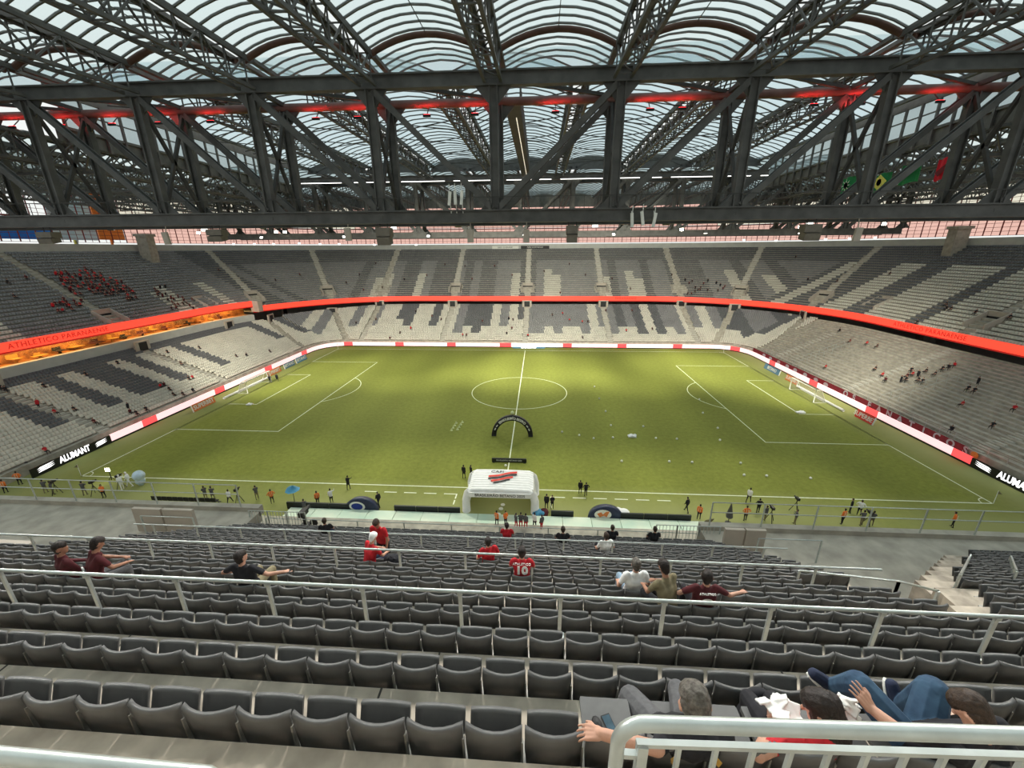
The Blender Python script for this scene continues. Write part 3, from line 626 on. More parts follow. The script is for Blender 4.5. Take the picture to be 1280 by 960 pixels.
# floodlight fixtures where the beams start, plus those the photo shows glowing
def floodlight(loc, tg, lit, label, group):
    d = (Vector(tg)-Vector(loc)).normalized(); q = d.to_track_quat('Y', 'Z').to_matrix(); t = thing('floodlight', label, 'floodlight', loc, group); loc = Vector(loc)
    h = ob('housing', MB().box(loc-d*.42, (.75, .5, .6), q), 'steel_mid', t); ob('bracket', MB().bar(loc-d*.4, loc-d*.4+Vector((0, 0, .9)), .1), 'steel_dark', h); ob('lens', MB().box(loc-d*.14, (.66, .06, .5), q), 'lamp' if lit else 'whitelamp', t)
for loc, tg in STAND_FILL: floodlight(loc, tg, False, 'added grey box fill light under the near stand roof', 'added fill lights under the near roof')  # fixtures for the added stand fill spots
for loc, tg, e in FLOOD: floodlight(loc, tg, False, 'grey box floodlight under a roof girder', 'floodlights under the girders')  # includes housings for the added near touchline floods
for u, v in [(248, 291), (345, 290), (356, 290), (1000, 284), (1105, 280), (852, 287)]:
    p = ony(u, v, 57.5); floodlight(tuple(p), (p.x*.3, -10, 20), True, 'floodlight glowing warm white below the far girder', 'glowing floodlights')
for u, v in [(292, 305), (318, 305), (342, 305), (374, 304), (400, 305), (424, 305), (468, 306), (520, 306), (930, 300), (970, 301), (1032, 299), (1062, 298), (1094, 297)]:
    p = ony(u, v, 58.2); t = thing('bulkhead_lamp', 'small white lamp below the far girder', 'lamp', p, 'small lamps under the far girder'); ob('lens', MB().box(p, (.5, .2, .3)), 'whitelamp', t); ob('arm', MB().bar(p, (p.x, 58.7, 29.2), .06), 'steel_dark', t)
# loudspeaker clusters and antennas on the near girder
for u, v, w, h in [(481, 295, 1.5, 1.7), (715, 292, 1.15, 1.6), (1012, 290, 1.6, 1.5), (272, 294, 1.7, 1.2), (62, 297, 1.8, 1.2)]:
    p = ony(u, v, 3.8); t = thing('loudspeaker', 'brown loudspeaker cluster hanging below the near girder', 'loudspeaker', p, 'loudspeakers under the near girder')
    ob('upper_cabinet', MB().box((p.x, 3.8, p.z+h*.22), (w, 1.1, h*.5)), 'speaker', t); ob('lower_cabinet', MB().box((p.x, 3.7, p.z-h*.26), (w*.92, 1., h*.46), Euler((.2, 0, 0)).to_matrix()), 'speaker', t)
    ob('hanger', MB().bar((p.x-.4, 3.8, p.z), (p.x-.4, 3.8, GZB-.6), .08).bar((p.x+.4, 3.8, p.z), (p.x+.4, 3.8, GZB-.6), .08), 'steel_dark', t)
for u, v in [(435, 293), (588, 295), (658, 295), (208, 298), (1072, 293)]:
    p = ony(u, v, 3.3); b = MB().box((p.x, p.y, p.z), (.62, .25, 1.25), Euler((.12, 0, 0)).to_matrix()); b.bar(p, (p.x, 3.6, GZB-.5), .07); tag(ob('antenna_panel', b, 'beige'), 'pale antenna panel on the near girder bottom chord', 'antenna', 'antenna panels on the near girder')
for u, v in [(790, 275), (803, 273), (818, 275), (562, 248), (569, 247), (577, 247)]:
    p = ony(u, v, 3.1); b = MB().box(p, (.28, .18, 1.3), Euler((0, random.uniform(-.25, .25), 0)).to_matrix()); b.bar((p.x, p.y+.1, p.z), (p.x, 3.6, GZB+.3), .07).bar((p.x, p.y, p.z+.2), (p.x, p.y, p.z+1.3), .06); tag(ob('antenna_panel', b, 'white'), 'slim white antenna fixed to the near girder', 'antenna', 'slim antennas on the near girder')
# flags at the right end
def flag(u, v, w, h, parts, label, base):
    p = onx(u, v, 52.5); w, h = w*.58, h*.58; t = thing('flag', label, 'flag', p)
    b = MB(); nx = 8
    def P(i, k): return (p.x+.25*math.sin(i*1.1), p.y-w/2+w*i/nx, p.z-h/2+h*k+(.15*math.sin(i*.8)))
    for i in range(nx): b.quad(P(i, 0), P(i+1, 0), P(i+1, 1), P(i, 1))
    ob('cloth', b, base, t, True)
    for poly, mk in parts:
        b = MB(); b.add([(p.x-.38, p.y+w/2-w*a, p.z-h/2+h*c) for a, c in poly], [tuple(range(len(poly)))]); ob('emblem', b, mk, t)
    ob('halyard', MB().bar((p.x, p.y, p.z+h/2), (p.x, p.y, 38.6), .05).bar((p.x, p.y-w/2, p.z+h/2+.05), (p.x, p.y+w/2, p.z+h/2+.05), .1), 'steel_mid', t)
circ = [(.5+.14*math.cos(t), .5+.2*math.sin(t)) for t in np.linspace(0, 2*PI, 14, endpoint=False)]
star = sum([[(.5+.42*math.cos(t)*.8, .5+.42*math.sin(t)), (.5+.08*math.cos(t+.39), .5+.1*math.sin(t+.39))] for t in np.linspace(0, 2*PI, 8, endpoint=False)], [])
flag(1060, 232, 5.6, 4.2, [(star, 'white'), (circ, 'black')], 'green flag with a white rayed star hung at the right end', 'green')
flag(1102, 228, 5.6, 4.0, [([(.06, .5), (.5, .06), (.94, .5), (.5, .94)], 'yellow'), (circ, 'flagblue')], 'green flag with yellow diamond hung at the right end', 'green')
flag(1137, 217, 5.6, 4.2, [([(0, .0), (.16, 0), (1, .84), (1, 1), (.84, 1), (0, .16)], 'white'), (circ, 'flagblue')], 'green flag with a white diagonal band hung at the right end', 'green')
flag(1180, 211, 4.2, 4.2, [([(.2, .35), (.8, .75), (.7, .5), (.75, .4), (.45, .15)], 'banner')], 'red flag with a dark emblem hung at the right end', 'flagred')
# signs on the far parapet
b = MB().box((-8.8, 114.6, 26.9), (9.6, .12, 1.0)); o = tag(ob('parapet_sign', b, 'white'), 'white sign with dark lettering on the far top parapet', 'sign'); lettering('NÃO SE RENDER', .72, (-8.9, 114.52, 26.9), (PI/2, 0, 0), 'black', o)
b = MB().box((1.9, 114.6, 26.9), (10.2, .12, 1.0)); o = tag(ob('parapet_sign', b, 'black'), 'black sign with white lettering on the far top parapet', 'sign'); lettering('NÃO SE ENTREGAR', .66, (1.9, 114.52, 26.9), (PI/2, 0, 0), 'white', o)
# ------------------------------------------------------------------ near upper stand (the block the camera looks over)
RY0, RZ0, TD, RS = -38.9, 22.14, .852, .567          # backrest line and tread of the nearest row, tread depth, riser
SP = .45; NR = 17
def ry(n): return RY0+TD*(n-1)
def rz(n): return RZ0-RS*(n-1)
SX0 = ony(654, 915, RY0).x
XL, XR = -10.6, 11.6                                   # centre block reaching to the front edge
xe8 = ony(1004, 712, ry(8)).x; xe7 = ony(1150, 724, ry(7)).x; xe6 = ony(1210, 735, ry(6)).x; XFR = ony(1222, 705, ry(11)).x
def XS(n): return ony(1214, 706, ry(n)).x
def row_ok(n, x):
    if n <= 5: return True
    if n == 6: return x < xe6 or x > xe6+.9
    if n == 7: return x < xe7 or x > xe7+1.7
    if n == 8: return x < xe8 or x > xe7+2.4
    return XL < x < XR or x > XS(n)
b = MB()
for n in range(-4, NR+1):
    x0, x1 = (-34, 36 if n < 6 else {6: xe6+.4, 7: xe7+.4, 8: xe8+.4}[n]) if n <= 8 else (XL-.5, XR+.5); y0 = ry(n)-.06; z = rz(n)
    if n < 0: continue
    b.box(((x0+x1)/2, y0+TD/2, z-.75), (x1-x0, TD, 1.5))
    if n > 5: xs_ = {6: xe6+.75, 7: xe7+1.5, 8: xe7+2.2}.get(n, XS(n)-.3); b.box(((xs_+40)/2, y0+TD/2, z-.75), (40-xs_, TD, 1.5))
near = struct('floor_near_stand', b, 'concrete_near')
# slab joints between the treads of the nearest rows
b = MB()
for n in range(1, 7):
    for x in np.arange(SX0-9.9, SX0+13, 4.05):
        xx = x+.35*(n % 3)
        b.hexa([(xx, ry(n)+.02, rz(n)-.1), (xx+.022, ry(n)+.02, rz(n)-.1), (xx+.022, ry(n)+TD-.055, rz(n)-.1), (xx, ry(n)+TD-.055, rz(n)-.1), (xx, ry(n)+.02, rz(n)+.002), (xx+.022, ry(n)+.02, rz(n)+.002), (xx+.022, ry(n)+TD-.055, rz(n)+.002), (xx, ry(n)+TD-.055, rz(n)+.002)])
tag(struct('slab_joint', b, 'joint', parent=near), kind='stuff')
LZF = 13.2
b = MB().box((-22.5, -28., LZF-.3), (23, 9.2, .6)).box(((XR+30)/2, -28.6, LZF-.3), (30-XR, 10.4, .6)); struct('floor_landing', b, 'concrete')
b = MB().box((-22.5, ry(9)-.03, 15.6), (23, .3, 5.4)).box(((XR+xe8)/2, ry(9)-.2, 15.2), (xe8-XR, .3, 4.4)).box(((xe8+xe7)/2, ry(8)-.2, 15.4), (xe7-xe8, .3, 4.8)).box(((xe7+xe6)/2, ry(7)-.2, 15.6), (xe6-xe7, .3, 5.2)).box((xe6+.6, ry(6)-.2, 15.9), (1.2, .3, 5.8)); struct('wall_landing_back', b, 'beige')
b = MB().box((1, -23.55, 11.2), (76, .3, 1.7)); struct('wall_near_front', b, 'beige')
b = MB().box((-22.5, -23.3, 13.2), (23, .35, .5)).box(((XR+27)/2, -23.5, 13.2), (27-XR, .35, .5)); struct('trim_near_front', b, 'concrete')
for u0, u1 in ((905, 929), (931, 956), (178, 212), (214, 250)):
    x0, x1 = ony(u0, 670, -25.2).x, ony(u1, 670, -25.2).x; b = MB().box(((x0+x1)/2, -25.2, LZF+.65), (x1-x0, .16, 1.3)); struct('wall_panel', b, 'beige')
b = MB().box((0, -46, 24.9), (70, .3, 34)); struct('wall_behind_camera', b, 'wallpaint')
b = MB().box((1, -43., 23.55), (70, 6., .3)).box((1, -40.0, 22.9), (70, .15, 1.5)); struct('floor_camera_platform', b, 'concrete_near')
# ---- seats
def shell(w, pts, th, sag, nx=7, crown=0.):
    """curved plastic shell: pts are (y, z) profile points bottom to top, bowed back by sag in the middle"""
    b = MB(); k = len(pts)
    for side in (0, 1):
        for j, (y, z) in enumerate(pts):
            for i in range(nx):
                s = -1+2*i/(nx-1); wx = w*(1-.05*(j == 0)); b.v.append((s*wx/2, y+sag*(s*s)*(j/(k-1))**.5+(th if side else 0), z+crown*(1-s*s)*(j == k-1)))
    N = nx*k
    for j in range(k-1):
        for i in range(nx-1):
            a = j*nx+i; b.f.append((a, a+1, a+1+nx, a+nx)); b.f.append((N+a+1, N+a, N+a+nx, N+a+1+nx)); b.m += [0, 0]
    for i in range(nx-1):
        a = (k-1)*nx+i; b.f.append((a, a+1, N+a+1, N+a)); b.f.append((i+1, i, N+i, N+i+1)); b.m += [0, 0]
    for j in range(k-1):
        a = j*nx; b.f.append((a, a+nx, N+a+nx, N+a)); a = j*nx+nx-1; b.f.append((a+nx, a, N+a, N+a+nx)); b.m += [0, 0]
    return b
seat_back = shell(.43, [(.05, .36), (.01, .55), (-.015, .725), (-.008, .752)], .028, .062)
pan_up = shell(.405, [(.14, .33), (.17, .50), (.225, .625), (.232, .650)], .034, -.012)
pan_down = shell(.405, [(.10, .44), (.26, .425), (.40, .43), (.47, .445)], .028, .0)
pan_down = MB().box((0, .30, .44), (.41, .40, .04)).box((0, .49, .43), (.40, .05, .055))
brk = MB().box((.216, .05, .31), (.014, .035, .62)).box((0, .05, .30), (.42, .05, .05)).box((.18, .08, .30), (.09, .30, .04)).box((-.18, .08, .30), (.09, .30, .04)).box((.18, .0, .17), (.05, .05, .34)).box((-.18, .0, .17), (.05, .05, .34))
me_back = seat_back.mesh('backrest', 'seat', True); me_up = pan_up.mesh('seat_pan', 'seat', True); me_down = pan_down.mesh('seat_pan', 'seat'); me_brk = brk.mesh('bracket', 'bracket')
SEATLAB = {False: 'dark grey folding seat with tipped up pan in the nearest rows', True: 'dark grey stadium seat with its pan folded down in the row below the guard rail'}
ORD = 'first second third fourth fifth sixth seventh eighth ninth tenth eleventh twelfth'.split()
def make_seat(x, n, down=False):
    w = ORD[n-1]; t = thing('stadium_seat', SEATLAB[down] if down else 'dark grey tipped up stadium seat in the %s row below the foreground rail' % w, 'seat', (x, ry(n), rz(n)), 'folded down seats below the guard rail' if down else 'tipped up seats of the %s row' % w)
    for nm, me in (('backrest', me_back), ('seat_pan', me_down if down else me_up), ('bracket', me_brk)): link(nm, me, t, world=False)
    return t
def seat_x(u, v, n): return SX0+SP*(round((ony(u, v, ry(n)).x-SX0)/SP-.5)+.5)
DOWN = {(1, round(seat_x(*q, 1), 2)) for q in [(765, 905), (850, 905), (935, 915), (1015, 920), (1150, 925), (1215, 925)]}
OCC = set()
cands = []
for n in range(1, NR+1):
    dep = (ry(n)-CAM[1])*.95+(CAM[2]-rz(n)-.8)*.313
    for i in range(-70, 75):
        x = SX0+SP*(i+.5)
        if not row_ok(n, x) or abs(x+1) > 36: continue
        d = np.array([x, ry(n), rz(n)+.7])-CAM; zc = d@_F; u = 640+FPX*(d@_R)/zc
        cands.append((zc+(0 if zc > .5 and -30 < u < 1310 else 100), n, x))
cands.sort()
for q, (zc, n, x) in enumerate(cands):
    if q < 300: make_seat(x, n, (n, round(x, 2)) in DOWN)
rest = cands[300:]
def joined(proto, rest):
    V = np.array(proto.v); F = proto.f; out = MB(); nv = len(V)
    for _, n, x in rest:
        k = len(out.v); out.v += [tuple(p) for p in V+np.array([x, ry(n), rz(n)])]; out.f += [tuple(i+k for i in f) for f in F]
    out.m = [0]*len(out.f); return out
t = thing('near_stand_seats', 'further rows of dark grey tipped up seats down the near stand', 'seats', (SX0, ry(12), rz(12))); tag(t, kind='stuff')
lo_back = shell(.43, [(.05, .36), (-.015, .725), (-.008, .752)], .028, .062, 5); lo_pan = shell(.405, [(.14, .33), (.225, .625), (.232, .650)], .034, -.012, 5)
for nm, pr, mk in (('backrest', lo_back, 'seat'), ('seat_pan', lo_pan, 'seat'), ('bracket', MB().box((.216, .05, .31), (.014, .035, .62)), 'bracket')): tag(link(nm, joined(pr, rest).mesh(nm, mk, nm != 'bracket'), t), kind='stuff')
# ---- rails
def rail(label, n, x0, x1, h, step, xoff=0., r=.026):
    y, z = ry(n)-.12, rz(n-1); t = thing('guard_rail', label, 'rail', ((x0+x1)/2, y, z))
    ob('handrail', MB().tube([(x0, y, z+h), (x1, y, z+h)], r, 10), 'galv', t, True)
    for x in np.arange(x0+xoff, x1, step):
        pp = ob('post', MB().bar((x, y, z), (x, y, z+h-.02), .05, .03), 'galv', t); ob('base_plate', MB().box((x, y, z+.01), (.14, .1, .02)), 'galv', pp); ob('clamp', MB().box((x, y, z+h-.03), (.07, .06, .05)), 'galv', pp)
xA = ony(576, 760, ry(4)-.12).x
rail('long galvanised rail on posts across the nearest rows of seats', 4, xA-1.405*12, xA+1.405*12, .73, 1.405, 0.)
rail('long galvanised rail on posts across the middle rows of the near stand', 8, -26, xe6, .70, 1.6, .7)
rail('galvanised rail on posts across the lower rows of the near stand', 12, XL, XR, .68, 1.6, .7, .022)
# front edge rails of the stand
def fence(label, pts, z0, zs, step=1.8, r=.024, balus=False, group=None):
    t = thing('guard_rail', label, 'rail', (pts[0][0], pts[0][1], z0), group)
    for z in zs: ob('handrail', MB().tube([(p[0], p[1], z) for p in pts], r, 8), 'galv', t, True)
    for a, c in zip(pts[:-1], pts[1:]):
        L = math.hypot(c[0]-a[0], c[1]-a[1]); m = max(1, int(L/step))
        for i in range(m+1):
            x, y = a[0]+(c[0]-a[0])*i/m, a[1]+(c[1]-a[1])*i/m; ob('post', MB().bar((x, y, z0), (x, y, zs[0]), .05), 'galv', t)
        if balus:
            for i in range(int(L/.16)): x = a[0]+(c[0]-a[0])*i*.16/L; ob('baluster', MB().bar((x, a[1], z0+.1), (x, a[1], zs[0]), .018, caps=False), 'galv', t)
fence('double steel rail along the front of the left landing', [(-33, -23.4), (-12., -23.4)], 13.4, (14.75, 14.2), 2.2)
fence('double steel rail along the front of the right landing', [(12., -23.6), (26.5, -23.6)], 13.4, (14.75, 14.2), 2.2)
fence('thin steel rail along the front edge below the lowest seats', [(-10.6, -23.6), (11.6, -23.6)], 12.0, (12.95,), 2.4, .02)
fence('barred steel gate rail beside the right landing panels', [(9.4, -23.9), (12.4, -23.9)], 12.3, (13.6,), 1., .02, True)
fence('barred steel gate rail beside the left landing panels', [(-11.2, -23.9), (-8.2, -23.9)], 12.3, (13.6,), 1., .02, True)
fence('steel hoop rail in front of the pale left landing panels', [(-15.2, -25.6), (-12.6, -25.6)], LZF, (LZF+1.15,), 2.8)
fence('steel hoop rail in front of the pale right landing panels', [(13.2, -25.6), (15.8, -25.6)], LZF, (LZF+1.15,), 2.8)
def slope_rail(label, pts, h=.95):
    t = thing('stair_rail', label, 'rail', pts[0]); ob('handrail', MB().tube([(p[0], p[1], p[2]+h) for p in pts], .026, 8), 'galv', t, True)
    for a, c in zip(pts[:-1], pts[1:]):
        m = max(1, int((Vector(c)-Vector(a)).length/1.3))
        for i in range(m+1): q = Vector(a).lerp(Vector(c), i/m); ob('post', MB().bar(q, q+Vector((0, 0, h)), .045), 'galv', t)
slope_rail('sloping stair rail where the seat rows end at the right landing', [(xe8+.5, ry(9)-.1, rz(9)), (xe7+.4, ry(8)-.1, rz(8)), (xe6+.4, ry(7)-.1, rz(7))])
slope_rail('stair rail beside the seats right of the landing', [(XS(9)-.15, ry(9), rz(9)), (XS(14)-.15, ry(14), rz(14))])
slope_rail('short stair rail among the far right seats', [(XS(10)+1.2, ry(10), rz(10)), (XS(14)+1.2, ry(14), rz(14))])
# ---- the rail right in front of the camera
D0 = 1.3
def near_pt(u, v, d=D0): return Vector(CAM+ray(u, v)*d)
a = near_pt(800, 904); yb = a.y; zt_ = a.z; t = thing('guard_rail', 'thick galvanised tube rail with a barred panel in the foreground', 'rail', (a.x+1, yb, 23.7))
xl = near_pt(770, 950).x+.012
bend = [(xl, yb, 23.7), (xl, yb, zt_-.10)]+[(xl+.085*(1-math.cos(q)), yb, zt_-.10+.10*math.sin(q)) for q in np.linspace(.2, PI/2, 7)]+[(xl+9.2, yb+.22, zt_+.10)]
ob('handrail', MB().tube(bend, .0235, 14), 'galv', t, True)
a2 = near_pt(806, 943); z2 = a2.z; x2 = a2.x
ob('panel_top', MB().bar((x2-.02, yb, z2), (xl+9.2, yb+.22, z2+.11), .019, .018), 'galv', t); ob('panel_side', MB().bar((x2, yb, z2), (x2, yb, 23.75), .032, .032), 'galv', t)
for i in range(1, 77):
    x = x2+.118*i; ob('baluster', MB().bar((x, yb+.003*i, z2), (x, yb+.003*i, 23.75), .014), 'galv', t)
ob('panel_lug', MB().bar((xl, yb, z2-.055), (x2, yb, z2-.055), .02), 'galv', t)
a = near_pt(-60, 939); c = near_pt(195, 963); t = thing('guard_rail', 'galvanised tube rail in the foreground left of the gap', 'rail', (a.x, a.y, 23.7))
e = c+(c-a)*.25; ob('handrail', MB().tube([a-(c-a)*3, a, c, e, e+Vector((.06, 0, -.05)), e+Vector((.08, 0, -.3)), (e.x+.08, e.y, 23.7)], .0245, 12), 'galv', t, True)
# ------------------------------------------------------------------ boards round the pitch
def board_run(name, label, pts, z0, h, colours, seg=None, tilt=.0, flip=1):
    """vertical board made of panels following a plan polyline"""
    t = thing(name, label, 'led board', (*pts[0], 0))
    for i, (a, c) in enumerate(zip(pts[:-1], pts[1:])):
        d = Vector((c[0]-a[0], c[1]-a[1], 0)).normalized(); nrm = Vector((-d.y, d.x, 0))*.12*flip
        A, C = Vector((*a, z0)), Vector((*c, z0)); up = Vector((0, 0, h))-nrm*tilt
        b = MB().hexa([A, C, C+nrm, A+nrm, A+up, C+up, C+nrm+up, A+nrm+up]); ob('led_panel', b, colours(i), t)
        ob('foot', MB().hexa([A+Vector((0, 0, -z0)), C+Vector((0, 0, -z0)), C+nrm+Vector((0, 0, -z0)), A+nrm+Vector((0, 0, -z0)), A, C, C+nrm, A+nrm]), 'ledblack', t)
    return t
def resample(P, step):
    pts, tan, i, f, s = poly_walk(np.array(P), step); P = np.array(P); return [tuple(P[0])]+[tuple((pts[k]+pts[k+1])/2) for k in range(len(pts)-1)]+[tuple(P[-1])]
c8 = lambda cx, cy, r, a0, a1: [(cx+r*math.cos(t), cy+r*math.sin(t)) for t in np.linspace(a0, a1, 9)]
bx, by = 57.9, 71.3
pat = lambda i: 'ledred' if i % 6 == 2 else 'ledpink'
lp = resample([(-bx, 8.9), (-bx, by-7)]+c8(-bx+7, by-7, 7, PI, PI/2)+[(-4, by)], 2.5)
board_run('perimeter_board', 'pale pink LED board with red sections along the left end and far touchline', lp, .25, 1.0, pat, flip=1)
rp_ = resample([(bx, 8.3), (bx, by-7)]+c8(bx-7, by-7, 7, 0, PI/2)+[(9, by)], 2.5)
board_run('perimeter_board', 'pale pink LED board with red sections along the right end and far touchline', rp_, .25, 1.0, lambda i: 'ledred' if i % 6 in (0,) else 'ledpink', flip=-1)
t = board_run('perimeter_board', 'dark LED board with white lettering at the middle of the far touchline', [(-4, by), (9, by)], .25, 1.0, lambda i: 'ledwhite', flip=1)
lettering('Betano', 1.5, (.9, by-1.2, .55), (PI/2, 0, 0), 'ledwhite', t, bold=.02); ob('logo_mat', MB().box((.9, by-1.1, .3), (9, .08, .5)), 'blue_board', t)
t = board_run('perimeter_board', 'black LED board with white lettering at the near end of the left side', [(-bx, -.9), (-bx, 8.9)], .15, 1.05, lambda i: 'ledblack', flip=1)
lettering('ALUMANT', 1.2, (-bx+.03, 4.1, .72), (PI/2, 0, PI/2), 'ledwhite', t, bold=.035, scale=(.66, 1, 1))
def leafmark(y, x, s): 
    b = MB()
    for q in range(3): b.add([(x, y+dy*s, .35+dz) for dy, dz in ((-1.0, .02+.22*q), (.5, .12+.22*q), (1.05, .28+.22*q), (-.6, .2+.22*q))], [(0, 1, 2, 3)])
    return b
ob('emblem', leafmark(.7, -bx+.03, .95), 'ledwhite', t); ob('emblem', leafmark(7.5, -bx+.03, .8), 'ledwhite', t)
t = board_run('perimeter_board', 'black LED board with white lettering at the near end of the right side', [(bx, -2.4), (bx, 8.3)], .15, 1.05, lambda i: 'ledblack', flip=-1)
lettering('ALUMANT', 1.2, (bx-.03, 3.1, .72), (PI/2, 0, -PI/2), 'ledwhite', t, bold=.035, scale=(.72, 1, 1)); ob('emblem', leafmark(6.8, bx-.03, .95), 'ledwhite', t)
# maroon supporters' banner on the right stand wall
bn = thing('banner', 'long maroon supporters banner with grey letters on the right stand wall', 'banner', (59.3, 36, 0))
ob('cloth', MB().box((59.3, 38.5, .98), (.06, 56, 1.25)), 'banner', bn)
for i, ch in enumerate('FANATICOS'): lettering(ch, 1.45, (59.24, 27.-2.05*i, 1.0), (PI/2, 0, -PI/2), 'banner_text', bn, bold=.05)
for i, ch in enumerate('OS'): lettering(ch, 1.45, (59.24, 32.6-2.05*i, 1.0), (PI/2, 0, -PI/2), 'banner_text', bn, bold=.05)
for y in (38, 41, 44.5, 48, 51, 54.5, 58, 61): ob('emblem', MB().add([(59.24, y+.7*math.cos(q), 1.0+.42*math.sin(q)) for q in np.linspace(0, 2*PI, 9, endpoint=False)], [tuple(range(9))]), 'banner_text', bn)
ob('emblem', MB().add([(59.24, 9.4+.5*math.cos(q), 1.0+.45*math.sin(q)) for q in np.linspace(0, 2*PI, 10, endpoint=False)], [tuple(range(10))]), 'gold', bn)
# fence posts on the front of the right lower stand, crush barriers on it
f1 = thing('stand_fence', 'thin steel fence along the front of the right lower stand', 'fence', (59.9, 30, 1.3))
for z in (2.3, 1.85): ob('rail', MB().bar((59.9, 2, z), (59.9, 64, z), .05), 'galv', f1)
for y in np.arange(2, 64.1, 2.2): ob('post', MB().bar((59.9, y, 1.2), (59.9, y, 2.4), .06), 'galv', f1)
for i, yy in enumerate((26., 50.)):
    f2 = thing('stair_rail', 'pale double stair rail climbing the right lower stand', 'rail', (62, yy, 2), 'stair rails of the right lower stand')
    for dy in (-.8, .8):
        ob('handrail', MB().bar((60.5, yy+dy, 2.8), (70, yy+dy, 6.9), .05), 'galv', f2)
        for q in range(7): x = 60.5+9.5*q/6; ob('post', MB().bar((x, yy+dy, 1.5+4.1*q/6), (x, yy+dy, 2.8+4.1*q/6), .045), 'galv', f2)
# small boards beside the goals
def aboard(u0, v0, u1, v1, h, mk, label, text=None, tm='white', x=None):
    a, c = onz(u0, v0, 0), onz(u1, v1, 0)
    if x is not None: a, c = Vector((x, a.y, 0)), Vector((x, c.y, 0))
    s = 1 if a.x > 0 else -1; w = abs(c.y-a.y); ym = (a.y+c.y)/2; xm = (a.x+c.x)/2; t = thing('advertising_board', label, 'board', (xm, ym, 0)); rot = Euler((0, s*.22, 0)).to_matrix()
    ob('face', MB().box((xm, ym, h/2+.04), (.08, w, h), rot), mk, t); ob('frame_end', MB().box((xm-s*.03, ym-w/2, h/2+.04), (.1, .18, h), rot), 'white', t); ob('stand', MB().bar((xm+s*.1, ym-w/3, h*.9), (xm+s*.5, ym-w/3, 0), .05).bar((xm+s*.1, ym+w/3, h*.9), (xm+s*.5, ym+w/3, 0), .05), 'steel_mid', t)
    if text:
        me = text_mesh(text, h*.8, .006, 1., .02); me.materials.clear(); me.materials.append(MT(tm)); me.transform(Matrix.Translation((xm-s*.08, ym, h/2+.05)) @ rot.to_4x4() @ Euler((PI/2, 0, -s*PI/2)).to_matrix().to_4x4()); link('lettering', me, t)
aboard(1047, 520, 1077, 532, 1.25, 'red_board', 'red board with white lettering beside the right goal', 'SUPERBET', x=55.4)
aboard(965, 474, 985, 482, 1.15, 'orange_board', 'cream and orange board on the far side of the right goal', 'SUPERBET', x=55.4)
aboard(943, 460, 963, 470, 1.15, 'blue_board', 'slate blue board with white lettering beyond the right goal', 'BETANO', x=55.4)
aboard(254, 516, 285, 503, 1.25, 'orange_board', 'orange board with pale lettering beside the left goal', 'SUPERBET', x=-55.4)
aboard(344, 472, 365, 464, 1.2, 'orange_board', 'orange board on the far side of the left goal', 'SUPERBET', x=-55.4)
aboard(368, 462, 384, 456, 1.2, 'blue_board', 'dark blue board beyond the left goal', 'BETANO', x=-55.4)
aboard(387, 455, 401, 449, 1.3, 'blue', 'light blue board with white lettering furthest from the left goal', 'BETANO', x=-55.4)
# ------------------------------------------------------------------ goals
def goal(s, label):
    x = s*52.5; t = thing('goal', label, 'goal', (x, 34, 0)); y0, y1 = 34-3.66, 34+3.66
    for y in (y0, y1): ob('post', MB().tube([(x, y, 0), (x, y, 2.44)], .075, 8), 'white', t, True); ob('net_support', MB().tube([(x, y, 2.4), (x+s*1., y, 2.35), (x+s*2.1, y, .03), (x, y, .03)], .035, 6), 'white', t)
    ob('crossbar', MB().tube([(x, y0, 2.44), (x, y1, 2.44)], .075, 8), 'white', t, True); ob('ground_bar', MB().tube([(x+s*2.1, y0, .04), (x+s*2.1, y1, .04)], .05, 6), 'white', t)
    b = MB(); b.quad((x, y0, 2.42), (x+s*1., y0, 2.35), (x+s*1., y1, 2.35), (x, y1, 2.42)).quad((x+s*1., y0, 2.35), (x+s*2.1, y0, .04), (x+s*2.1, y1, .04), (x+s*1., y1, 2.35))
    for y in (y0, y1): b.quad((x, y, 0), (x+s*2.1, y, 0), (x+s*1., y, 2.35), (x, y, 2.42))
    ob('net', b, 'net', t)
goal(1, 'white goal with net before the right stand'); goal(-1, 'white goal with net before the left stand')
for s, (u, v) in ((1, (925, 551)), (-1, (0, 0))):
    y = 26.2 if s > 0 else 27.; o = ob('padded_bar', MB().tube([(s*54.8, y, .25), (s*54.8, y+13, .25)], .22, 8), 'paper' if s > 0 else 'cloth_white', smooth=True); tag(o, 'long white rolled sponsor mat behind the %s goal' % ('right' if s > 0 else 'left'), 'mat')
